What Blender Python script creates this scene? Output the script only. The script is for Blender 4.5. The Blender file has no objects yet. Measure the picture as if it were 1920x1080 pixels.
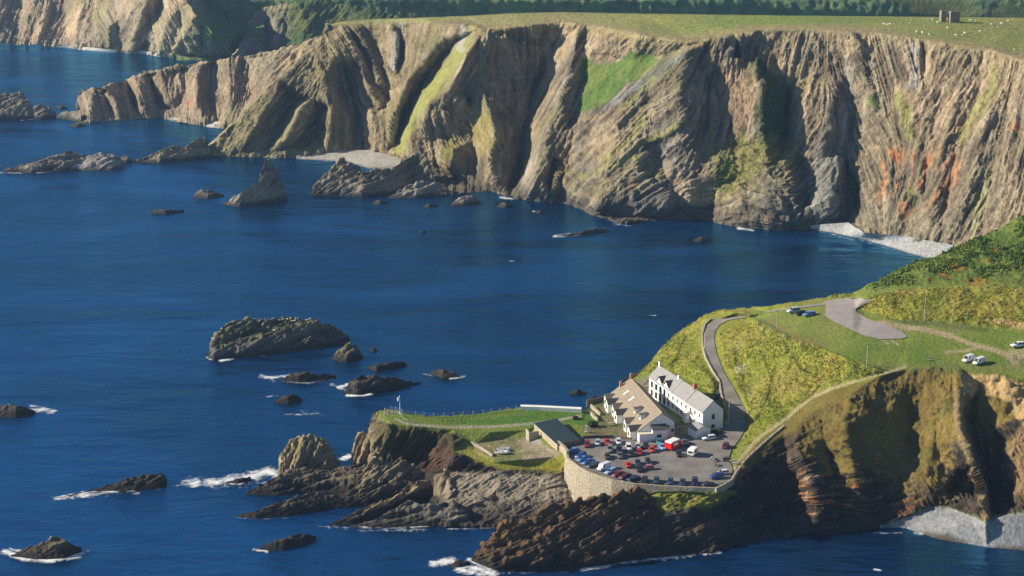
import bpy, bmesh, math, random
import numpy as np
from mathutils import Vector, Matrix
from mathutils.geometry import delaunay_2d_cdt
R = math.radians
scene = bpy.context.scene
COL = scene.collection
# ------------------------------------------------------------------ camera, world, sun, exposure
H = 215.0; FPX = 3400.0; PITCH = math.atan((540 + 400) / FPX)
cam_d = bpy.data.cameras.new('camera'); cam = bpy.data.objects.new('camera', cam_d); COL.objects.link(cam)
cam.location = (0, 0, H); cam.rotation_euler = (R(90) - PITCH, 0, 0)
cam_d.sensor_fit = 'HORIZONTAL'; cam_d.sensor_width = 36; cam_d.lens = 36 * FPX / 1920
cam_d.clip_start = 1; cam_d.clip_end = 60000
scene.camera = cam
SUN_EL = R(26); SUN_AZ = R(-86)          # azimuth from +Y, clockwise
sd = Vector((math.sin(SUN_AZ) * math.cos(SUN_EL), math.cos(SUN_AZ) * math.cos(SUN_EL), math.sin(SUN_EL)))
world = bpy.data.worlds.new('World'); scene.world = world; world.use_nodes = True
nt = world.node_tree; bgn = nt.nodes['Background']
sky = nt.nodes.new('ShaderNodeTexSky'); sky.sky_type = 'NISHITA'; sky.sun_disc = False
sky.sun_elevation = SUN_EL; sky.sun_rotation = SUN_AZ; sky.altitude = 200; sky.air_density = 1.0; sky.dust_density = 0.3; sky.ozone_density = 3.0
nt.links.new(sky.outputs[0], bgn.inputs[0]); bgn.inputs[1].default_value = 0.06
sl = bpy.data.lights.new('sun', 'SUN'); sl.energy = 5.0; sl.angle = R(0.5); sl.color = (1.0, 0.88, 0.69)
so = bpy.data.objects.new('sun', sl); COL.objects.link(so); so.rotation_euler = sd.to_track_quat('Z', 'Y').to_euler()
scene.view_settings.view_transform = 'Standard'; scene.view_settings.look = 'None'
scene.view_settings.exposure = 0.72; scene.view_settings.gamma = 1.0
scene.cycles.max_bounces = 5; scene.cycles.volume_bounces = 0
scene.cycles.volume_step_rate = 4.0

# ------------------------------------------------------------------ projection helpers
fw = np.array([0, math.cos(PITCH), -math.sin(PITCH)]); upv = np.array([0, math.sin(PITCH), math.cos(PITCH)]); rt = np.array([1.0, 0, 0])
def ray(px, py):
    px = np.asarray(px, float); py = np.asarray(py, float)
    return fw + rt * ((px - 960) / FPX)[..., None] + upv * ((540 - py) / FPX)[..., None]
def tz(px, py, z):
    return (np.asarray(z, float) - H) / ray(px, py)[..., 2]
def P(px, py, z):
    D = ray(px, py); t = (np.asarray(z, float) - H) / D[..., 2]
    return np.array([0, 0, H]) + D * t[..., None]
def V(px, py, z): return Vector(P(px, py, z))

# ------------------------------------------------------------------ noise
def _h(ix, iy, iz, s):
    with np.errstate(over='ignore'):
        h = ix.astype(np.uint32) * np.uint32(374761393) + iy.astype(np.uint32) * np.uint32(668265263) + iz.astype(np.uint32) * np.uint32(2246822519) + np.uint32((s * 3266489917) & 0xffffffff)
        h = (h ^ (h >> np.uint32(13))) * np.uint32(1274126177)
        h = h ^ (h >> np.uint32(16)); h = h * np.uint32(2654435761); h ^= h >> np.uint32(15)
    return h.astype(np.float64) / 4294967295.0
def vn(x, y, z, s=0):
    x = np.asarray(x, float); y = np.asarray(y, float) + 0 * x; z = np.asarray(z, float) + 0 * x
    fx, fy, fz = np.floor(x), np.floor(y), np.floor(z)
    ax, ay, az = x - fx, y - fy, z - fz
    ix, iy, iz = fx.astype(np.int64), fy.astype(np.int64), fz.astype(np.int64)
    ax = ax * ax * (3 - 2 * ax); ay = ay * ay * (3 - 2 * ay); az = az * az * (3 - 2 * az)
    def c(i, j, k): return _h(ix + i, iy + j, iz + k, s)
    a = c(0,0,0) * (1 - ax) + c(1,0,0) * ax; b = c(0,1,0) * (1 - ax) + c(1,1,0) * ax
    d = c(0,0,1) * (1 - ax) + c(1,0,1) * ax; e = c(0,1,1) * (1 - ax) + c(1,1,1) * ax
    return (a * (1 - ay) + b * ay) * (1 - az) + (d * (1 - ay) + e * ay) * az * 1.0 if False else ((a * (1 - ay) + b * ay) * (1 - az) + (d * (1 - ay) + e * ay) * az)
def vn2(x, y, s=0):
    fx, fy = np.floor(x), np.floor(y); ax, ay = x - fx, y - fy
    ix, iy = fx.astype(np.int64), fy.astype(np.int64); iz = np.zeros_like(ix)
    ax = ax * ax * (3 - 2 * ax); ay = ay * ay * (3 - 2 * ay)
    return (_h(ix, iy, iz, s) * (1 - ax) + _h(ix + 1, iy, iz, s) * ax) * (1 - ay) + (_h(ix, iy + 1, iz, s) * (1 - ax) + _h(ix + 1, iy + 1, iz, s) * ax) * ay
def fbm(p, sc, s=0, o=4, g=0.5, lac=2.03):
    r = 0; a = 1; t = 0
    for k in range(o):
        r = r + a * (vn(p[..., 0] / sc, p[..., 1] / sc, p[..., 2] / sc, s + k * 7) * 2 - 1); t += a; a *= g; sc /= lac
    return r / t
def ridged(p, sc, s=0, o=4):
    r = 0; a = 1; t = 0
    for k in range(o):
        r = r + a * (1 - np.abs(vn(p[..., 0] / sc, p[..., 1] / sc, p[..., 2] / sc, s + k * 7) * 2 - 1) * 2); t += a; a *= 0.5; sc /= 2.1
    return r / t
def streaks(a, b, phi, la, lb, s=0, o=3, K=12):
    """anisotropic noise: long (la) along phi (degrees, modulo 180), short (lb) across; blends K fixed directions"""
    out = np.zeros_like(a)
    st = 180.0 / K
    ph = np.mod(phi, 180.0)
    for k in range(K):
        dd = np.abs(ph - k * st); dd = np.minimum(dd, 180 - dd); w = np.clip(1 - dd / st, 0, 1)
        m = w > 0
        if not m.any(): continue
        c, n = math.cos(R(k * st)), math.sin(R(k * st))
        al = a[m] * c + b[m] * n; ac = -a[m] * n + b[m] * c
        v = 0; am = 1; t = 0; l1, l2 = la, lb
        for q in range(o):
            v = v + am * (vn2(al / l1, ac / l2, s + q * 5 + k * 31) * 2 - 1); t += am; am *= 0.55; l1 /= 1.8; l2 /= 2.0
        out[m] += w[m] * v / t
    return out
def cracks(a, b, phi, la, lb, s=0, o=2, K=12):
    """thin bright lines / dark joints running along phi"""
    out = np.zeros_like(a); st = 180.0 / K; ph = np.mod(phi, 180.0)
    for k in range(K):
        dd = np.abs(ph - k * st); dd = np.minimum(dd, 180 - dd); w = np.clip(1 - dd / st, 0, 1); m = w > 0
        if not m.any(): continue
        c, n = math.cos(R(k * st)), math.sin(R(k * st)); al = a[m] * c + b[m] * n; ac = -a[m] * n + b[m] * c; v = 0; am = 1; t = 0; l1, l2 = la, lb
        for q in range(o): v = v + am * (1 - 2.6 * np.abs(vn2(al / l1, ac / l2, s + q * 5 + k * 31) * 2 - 1) ** .75); t += am; am *= .7; l1 /= 1.7; l2 /= 1.9
        out[m] += w[m] * v / t
    return out
def sstep(e0, e1, x):
    t = np.clip((x - e0) / (e1 - e0), 0, 1); return t * t * (3 - 2 * t)
def mix(a, b, m):
    a = np.asarray(a, float); b = np.asarray(b, float); m = np.asarray(m)[..., None]
    return a * (1 - m) + b * m
def dline(px, py, pts):
    """distance (px) to a polyline"""
    best = np.full(px.shape, 1e9)
    for (x0, y0), (x1, y1) in zip(pts[:-1], pts[1:]):
        dx, dy = x1 - x0, y1 - y0; L = dx * dx + dy * dy + 1e-9
        t = np.clip(((px - x0) * dx + (py - y0) * dy) / L, 0, 1)
        best = np.minimum(best, np.hypot(px - x0 - t * dx, py - y0 - t * dy))
    return best
def sdpoly(px, py, pts):
    """signed distance to a polygon, negative inside"""
    d = dline(px, py, list(pts) + [pts[0]]); ins = np.zeros(px.shape, bool)
    n = len(pts)
    for i in range(n):
        x0, y0 = pts[i]; x1, y1 = pts[(i + 1) % n]
        c = ((y0 > py) != (y1 > py)) & (px < (x1 - x0) * (py - y0) / ((y1 - y0) if y1 != y0 else 1e-9) + x0)
        ins ^= c
    return np.where(ins, -d, d)
def inpoly(px, py, pts, soft=4, jit=0): return 1 - sstep(-soft, soft, sdpoly(px, py, pts) + jit)
def online(px, py, pts, w, soft=3, jit=0): return 1 - sstep(w - soft, w + soft, dline(px, py, pts) + jit)
def angfield(px, py, pts):
    c = 0; s = 0
    for x, y, a in pts:
        w = 1 / (((px - x) ** 2 + (py - y) ** 2) + 150) ** 1.5
        c = c + w * math.cos(R(2 * a)); s = s + w * math.sin(R(2 * a))
    return np.degrees(np.arctan2(s, c)) / 2

class Field:
    """piecewise linear field over constrained triangles through feature lines of (x, y, value)"""
    def __init__(self, lines):
        vs, vals, ed = [], [], []
        for ln in lines:
            for i, (x, y, v) in enumerate(ln):
                vs.append(Vector((x, y))); vals.append(v)
                if i: ed.append((len(vs) - 2, len(vs) - 1))
        ov, oe, of, iv, ie, if_ = delaunay_2d_cdt(vs, ed, [], 0, 1e-4)
        self.v = np.array([(p.x, p.y) for p in ov]); vals = np.array(vals); src = np.array([(p.x, p.y) for p in vs])
        self.w = np.zeros(len(ov))
        for i, o in enumerate(iv):
            if len(o): self.w[i] = vals[o[0]]
            else:
                d = ((src - self.v[i]) ** 2).sum(1); k = np.argsort(d)[:4]; ww = 1 / (d[k] + 1e-3); self.w[i] = (vals[k] * ww).sum() / ww.sum()
        self.f = of
    def ev(self, px, py):
        sh = px.shape; x = px.ravel(); y = py.ravel(); out = np.full(x.shape, np.nan)
        for f in self.f:
            (x0, y0), (x1, y1), (x2, y2) = self.v[f[0]], self.v[f[1]], self.v[f[2]]
            m = np.nonzero((x >= min(x0, x1, x2) - .01) & (x <= max(x0, x1, x2) + .01) & (y >= min(y0, y1, y2) - .01) & (y <= max(y0, y1, y2) + .01))[0]
            if not len(m): continue
            D = (y1 - y2) * (x0 - x2) + (x2 - x1) * (y0 - y2)
            if abs(D) < 1e-9: continue
            a = ((y1 - y2) * (x[m] - x2) + (x2 - x1) * (y[m] - y2)) / D; b = ((y2 - y0) * (x[m] - x2) + (x0 - x2) * (y[m] - y2)) / D
            c = 1 - a - b; k = (a > -1e-4) & (b > -1e-4) & (c > -1e-4)
            out[m[k]] = a[k] * self.w[f[0]] + b[k] * self.w[f[1]] + c[k] * self.w[f[2]]
        bad = np.nonzero(np.isnan(out))[0]
        for s0 in range(0, len(bad), 4000):
            bb = bad[s0:s0 + 4000]
            d = (x[bb, None] - self.v[:, 0]) ** 2 + (y[bb, None] - self.v[:, 1]) ** 2 + 1; ww = 1 / d ** 2
            out[bb] = (ww * self.w).sum(1) / ww.sum(1)
        return out.reshape(sh)
def zfield(lines):
    """lines of (px, py, z): planar facets in the world, so interpolate 1/depth over the picture"""
    return Field([[(x, y, 1.0 / float(tz(x, y, z))) for x, y, z in ln] for ln in lines])
def blur(a, n):
    for _ in range(n):
        p = np.pad(a, 1, mode='edge')
        a = (p[:-2, 1:-1] + p[2:, 1:-1] + p[1:-1, :-2] + p[1:-1, 2:] + 2 * p[1:-1, 1:-1]) / 6
    return a
def gridnormals(Q):
    du = np.gradient(Q, axis=0); dv = np.gradient(Q, axis=1)
    n = np.cross(du, dv); n /= np.linalg.norm(n, axis=2, keepdims=True) + 1e-9
    s = np.sign((n * (np.array([0, 0, H]) - Q)).sum(2, keepdims=True)); return n * s

# ------------------------------------------------------------------ object helpers
def tag(o, label=None, cat=None, group=None, kind=None):
    if label: o['label'] = label
    if cat: o['category'] = cat
    if group: o['group'] = group
    if kind: o['kind'] = kind
    return o
def empty(name, loc, rz=0, label=None, cat=None, group=None):
    o = bpy.data.objects.new(name, None); COL.objects.link(o); o.location = loc; o.rotation_euler = (0, 0, rz)
    o.empty_display_size = 0.5
    return tag(o, label, cat, group)
def gridmesh(name, Q, col=None, mat=None, smooth=True, close_u=False):
    nu, nv = Q.shape[:2]
    me = bpy.data.meshes.new(name)
    idx = np.arange(nu * nv).reshape(nu, nv)
    if close_u: idx = np.vstack([idx, idx[:1]])
    f = np.stack([idx[:-1, :-1], idx[1:, :-1], idx[1:, 1:], idx[:-1, 1:]], -1).reshape(-1, 4)
    return rawmesh(name, Q.reshape(-1, 3), f, None if col is None else col.reshape(-1, 3), mat, smooth)
def rawmesh(name, v, f, col=None, mat=None, smooth=True):
    me = bpy.data.meshes.new(name)
    me.vertices.add(len(v)); me.vertices.foreach_set('co', np.asarray(v, np.float32).ravel())
    k = f.shape[1]
    me.loops.add(len(f) * k); me.loops.foreach_set('vertex_index', f.astype(np.int32).ravel())
    me.polygons.add(len(f)); me.polygons.foreach_set('loop_start', np.arange(0, len(f) * k, k, dtype=np.int32))
    me.polygons.foreach_set('loop_total', np.full(len(f), k, np.int32))
    if smooth: me.polygons.foreach_set('use_smooth', np.ones(len(f), bool))
    me.update(calc_edges=True)
    if col is not None:
        a = me.color_attributes.new('col', 'FLOAT_COLOR', 'POINT')
        c4 = np.ones((len(v), 4), np.float32); c4[:, :3] = np.clip(col, 0, 1); a.data.foreach_set('color', c4.ravel())
    if mat: me.materials.append(mat)
    o = bpy.data.objects.new(name, me); COL.objects.link(o)
    return o
# ------------------------------------------------------------------ materials
MATS = {}
def mat(name, col=(.5, .5, .5), rough=0.8, metal=0.0, spec=0.3, coat=0.0, noise=0.0, nscale=5.0, bump=0.0, bscale=10.0, alpha=None):
    if name in MATS: return MATS[name]
    m = bpy.data.materials.new(name); m.use_nodes = True; t = m.node_tree; b = t.nodes['Principled BSDF']
    b.inputs['Base Color'].default_value = (*col, 1); b.inputs['Roughness'].default_value = rough; b.inputs['Metallic'].default_value = metal
    b.inputs['Specular IOR Level'].default_value = spec; b.inputs['Coat Weight'].default_value = coat
    tc = t.nodes.new('ShaderNodeTexCoord')
    if noise:
        n = t.nodes.new('ShaderNodeTexNoise'); n.inputs['Scale'].default_value = nscale; n.inputs['Detail'].default_value = 6
        t.links.new(tc.outputs['Object'], n.inputs['Vector'])
        mr = t.nodes.new('ShaderNodeMapRange'); mr.inputs[1].default_value = 0.25; mr.inputs[2].default_value = 0.75
        mr.inputs[3].default_value = 1 - noise; mr.inputs[4].default_value = 1 + noise; t.links.new(n.outputs[0], mr.inputs[0])
        mx = t.nodes.new('ShaderNodeVectorMath'); mx.operation = 'SCALE'; mx.inputs[0].default_value = col
        t.links.new(mr.outputs[0], mx.inputs['Scale']); t.links.new(mx.outputs[0], b.inputs['Base Color'])
    if bump:
        n = t.nodes.new('ShaderNodeTexNoise'); n.inputs['Scale'].default_value = bscale; n.inputs['Detail'].default_value = 5
        t.links.new(tc.outputs['Object'], n.inputs['Vector'])
        bp = t.nodes.new('ShaderNodeBump'); bp.inputs['Distance'].default_value = bump; t.links.new(n.outputs[0], bp.inputs['Height']); t.links.new(bp.outputs[0], b.inputs['Normal'])
    MATS[name] = m; return m
def terrain_mat(name, s1=0.5, s2=3.0, amt=0.35, bump=0.5, bs=1.2, rough=0.95):
    m = bpy.data.materials.new(name); m.use_nodes = True; t = m.node_tree; b = t.nodes['Principled BSDF']
    b.inputs['Roughness'].default_value = rough; b.inputs['Specular IOR Level'].default_value = 0.15
    at = t.nodes.new('ShaderNodeAttribute'); at.attribute_name = 'col'
    tc = t.nodes.new('ShaderNodeTexCoord')
    def nz(sc, det):
        n = t.nodes.new('ShaderNodeTexNoise'); n.inputs['Scale'].default_value = sc; n.inputs['Detail'].default_value = det; n.inputs['Roughness'].default_value = 0.65
        t.links.new(tc.outputs['Object'], n.inputs['Vector']); return n
    n1 = nz(s1, 6); mr = t.nodes.new('ShaderNodeMapRange'); mr.inputs[1].default_value = 0.3; mr.inputs[2].default_value = 0.7
    mr.inputs[3].default_value = 1 - amt; mr.inputs[4].default_value = 1 + amt; t.links.new(n1.outputs[0], mr.inputs[0])
    mx = t.nodes.new('ShaderNodeVectorMath'); mx.operation = 'SCALE'; t.links.new(at.outputs['Color'], mx.inputs[0]); t.links.new(mr.outputs[0], mx.inputs['Scale'])
    t.links.new(mx.outputs[0], b.inputs['Base Color'])
    n2 = nz(bs, 8); bp = t.nodes.new('ShaderNodeBump'); bp.inputs['Distance'].default_value = bump; bp.inputs['Strength'].default_value = 0.9
    t.links.new(n2.outputs[0], bp.inputs['Height']); t.links.new(bp.outputs[0], b.inputs['Normal'])
    return m
M_CLIFF = terrain_mat('cliff_rock', 0.35, amt=0.38, bump=1.6, bs=0.45)
M_NEAR = terrain_mat('near_rock_and_turf', 0.9, amt=0.3, bump=0.7, bs=0.9)
M_ROCK = terrain_mat('wet_rock', 0.8, amt=0.35, bump=0.8, bs=0.8, rough=0.8)
M_HILL = terrain_mat('scrub', 0.12, amt=0.4, bump=2.5, bs=0.2)

LAST = {}
def sheet(name, x0, x1, dx, nv, top, bot, F, relief=None, nblur=2, taper=None, disp=None, color=None, back=((3, -1), (10, -15), (25, -60), (30, -110)), material=None, topjit=0, bottom=6, seed=0, kind='structure'):
    nu = int((x1 - x0) / dx) + 1
    xs = np.linspace(x0, x1, nu); tx, ty = zip(*top); bx_, by_ = zip(*bot)
    yt = np.interp(xs, tx, ty); yb = np.interp(xs, bx_, by_)
    if topjit:
        yt = yt + topjit * ((vn2(xs / 9, xs * 0, seed + 3) - .5) * 1.2 + (vn2(xs / 3.5, xs * 0, seed + 4) - .5) * .8)
    v = np.linspace(0, 1, nv); px = np.repeat(xs[:, None], nv, 1); py = yt[:, None] + (yb - yt)[:, None] * v[None]
    w = blur(F.ev(px, py), nblur); t = 1 / w; D = ray(px, py)
    Q0 = np.array([0, 0, H]) + D * t[..., None]
    if relief is not None:
        r = blur(relief.ev(px, py), 4); tp = 1.0 if taper is None else taper(px, py, Q0)
        t = t - r * tp; Q0 = np.array([0, 0, H]) + D * t[..., None]
    info = dict(px=px, py=py, Q=Q0, v=v[None] + 0 * px)
    Q = Q0.copy()
    N = gridnormals(Q0); info['N'] = N
    if disp is not None:
        vd = Q0 - np.array([0, 0, H]); vd /= np.linalg.norm(vd, axis=2, keepdims=True)
        d = disp(info) * np.clip(np.abs((N * vd).sum(2)) * 2.6, .22, 1); Q = Q + N * d[..., None]; info['Qd'] = Q; info['d'] = d
    c = color(info); info['c'] = c; LAST.clear(); LAST.update(info)
    # back skirt and bottom rows keep the sheet closed to a viewer from the side
    hd = D[:, 0].copy(); hd[:, 2] = 0; hd /= np.linalg.norm(hd, axis=1, keepdims=True)
    rows = []
    for (b, dz) in reversed(back):
        q = Q[:, 0] + hd * b; q[:, 2] = np.maximum(Q[:, 0, 2] + dz, -6); rows.append(q)
    Qa = np.concatenate([np.stack(rows, 1), Q], 1) if rows else Q
    ca = np.concatenate([np.repeat(c[:, :1], len(rows), 1), c], 1) if rows else c
    if bottom:
        q = Q[:, -1] - hd * 0.8; q[:, 2] = Q[:, -1, 2] - np.where(Q[:, -1, 2] > 1.2, 1.2, bottom)
        Qa = np.concatenate([Qa, q[:, None]], 1); ca = np.concatenate([ca, c[:, -1:]], 1)
    o = gridmesh(name, Qa, ca, material)
    if 'crag' in info:            # broken rock keeps its hard facets, turf is shaded smooth
        k = np.concatenate([np.zeros((nu, len(rows))), info['crag'], np.ones((nu, 1)) * 0][:3 if bottom else 2], 1)
        fm = (k[:-1, :-1] + k[1:, 1:]) / 2 < .5
        o.data.polygons.foreach_set('use_smooth', fm.ravel())
    if kind: o['kind'] = kind
    return o
# ================================================================== WATER
def make_water():
    m = bpy.data.materials.new('sea_water'); m.use_nodes = True; t = m.node_tree; b = t.nodes['Principled BSDF']
    b.inputs['Base Color'].default_value = (0.002, 0.045, 0.15, 1); b.inputs['Roughness'].default_value = 0.12; b.inputs['IOR'].default_value = 1.5
    b.inputs['Specular Tint'].default_value = (0.5, 0.8, 1.0, 1)
    tc = t.nodes.new('ShaderNodeTexCoord')
    def nz(sx, sy, det, rough=.6, dist=0):
        mp = t.nodes.new('ShaderNodeMapping'); mp.inputs['Scale'].default_value = (sx, sy, 1); mp.inputs['Rotation'].default_value = (0, 0, R(8))
        t.links.new(tc.outputs['Object'], mp.inputs[0])
        n = t.nodes.new('ShaderNodeTexNoise'); n.inputs['Detail'].default_value = det; n.inputs['Roughness'].default_value = rough; n.inputs['Scale'].default_value = 1; n.inputs['Distortion'].default_value = dist
        t.links.new(mp.outputs[0], n.inputs['Vector']); return n
    w1 = nz(0.055, 0.11, 6); w2 = nz(0.3, 0.45, 4); w3 = nz(0.006, 0.012, 4, dist=1.2)
    b1 = t.nodes.new('ShaderNodeBump'); b1.inputs['Distance'].default_value = 2.2; b1.inputs['Strength'].default_value = 0.42; t.links.new(w1.outputs[0], b1.inputs['Height'])
    w0 = nz(0.018, 0.045, 3, .5, .5); b0 = t.nodes.new('ShaderNodeBump'); b0.inputs['Distance'].default_value = 5.0; b0.inputs['Strength'].default_value = 0.45; t.links.new(w0.outputs[0], b0.inputs['Height']); t.links.new(b0.outputs[0], b1.inputs['Normal'])
    b2 = t.nodes.new('ShaderNodeBump'); b2.inputs['Distance'].default_value = 0.5; b2.inputs['Strength'].default_value = 0.6; t.links.new(w2.outputs[0], b2.inputs['Height']); t.links.new(b1.outputs[0], b2.inputs['Normal'])
    t.links.new(b2.outputs[0], b.inputs['Normal'])
    b.inputs['Specular IOR Level'].default_value = 0.0
    gl = t.nodes.new('ShaderNodeBsdfAnisotropic'); gl.inputs['Color'].default_value = (0.19, 0.63, 1.0, 1); t.links.new(b2.outputs[0], gl.inputs['Normal'])
    fr = t.nodes.new('ShaderNodeFresnel'); fr.inputs['IOR'].default_value = 2.9; t.links.new(b2.outputs[0], fr.inputs['Normal'])
    ms = t.nodes.new('ShaderNodeMixShader'); t.links.new(fr.outputs[0], ms.inputs[0]); t.links.new(b.outputs[0], ms.inputs[1]); t.links.new(gl.outputs[0], ms.inputs[2]); t.links.new(ms.outputs[0], t.nodes['Material Output'].inputs['Surface'])
    mr = t.nodes.new('ShaderNodeMapRange'); mr.inputs[1].default_value = .35; mr.inputs[2].default_value = .65; mr.inputs[3].default_value = .05; mr.inputs[4].default_value = .26
    t.links.new(w3.outputs[0], mr.inputs[0]); t.links.new(mr.outputs[0], b.inputs['Roughness']); t.links.new(mr.outputs[0], gl.inputs['Roughness'])
    cr = t.nodes.new('ShaderNodeMix'); cr.data_type = 'RGBA'; cr.inputs[6].default_value = (0.001, 0.013, 0.048, 1); cr.inputs[7].default_value = (0.0015, 0.032, 0.12, 1)
    sm = t.nodes.new('ShaderNodeMapRange'); sm.interpolation_type = 'SMOOTHSTEP'; sm.inputs[1].default_value = .40; sm.inputs[2].default_value = .68; t.links.new(w3.outputs[0], sm.inputs[0]); t.links.new(sm.outputs[0], cr.inputs[0]); t.links.new(cr.outputs[2], b.inputs['Base Color'])
    me = bpy.data.meshes.new('sea'); L = 30000
    me.from_pydata([(-L, -3000, 0), (L, -3000, 0), (L, L, 0), (-L, L, 0)], [], [(0, 1, 2, 3)]); me.materials.append(m)
    o = bpy.data.objects.new('sea', me); COL.objects.link(o); o['kind'] = 'structure'
make_water()

# ================================================================== MAIN HEADLAND (cliff wall and plateau)
edge = [(614,52,67.4),(640,46,68.5),(700,41,71),(760,40,74),(800,39,77),(880,37,80),(905,50,80),(985,46,83),(1060,34,85),(1100,44,85),(1200,62,86),(1290,74,85.2),(1330,68,86.8),(1400,58,89.5),(1440,55,91),(1550,55,92.4),(1640,60,92.4),(1720,72,91.2),(1800,84,90),(1860,92,89.2),(1900,106,87.5),(1960,116,86.5),(2050,124,86),(2200,132,86)]
topl = [(380,289,0.5),(440,232,16),(458,217,20),(520,154,37),(585,95,54.5),(600,88,57),(604,70,62),(612,51,67.6),(640,43,69),(700,38,71.5),(800,35,77.5),(880,32,81),(960,27,84.5),(1060,25,86),(1200,28,87.5),(1500,32,91.5),(1920,36,90),(2200,38,89)]
base = [(380,292,0),(430,293,0),(480,294,0),(520,296,0),(560,297,0),(620,289,1.5),(680,287,2),(735,292,2),(770,305,1),(790,368,0),(850,366,0),(920,358,0),(960,373,0),(1060,380,0),(1120,405,0),(1165,421,0),(1250,412,0),(1310,410,0),(1400,426,0),(1440,432,0),(1530,427,0.5),(1590,420,3),(1620,442,3),(1700,448,4),(1760,462,4),(1850,490,2),(2000,520,2),(2200,560,2)]
mid = [(1100,250,38),(1200,280,33),(1300,300,30),(1500,240,50),(1700,260,50)]
F1 = zfield([edge, topl, base])
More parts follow.
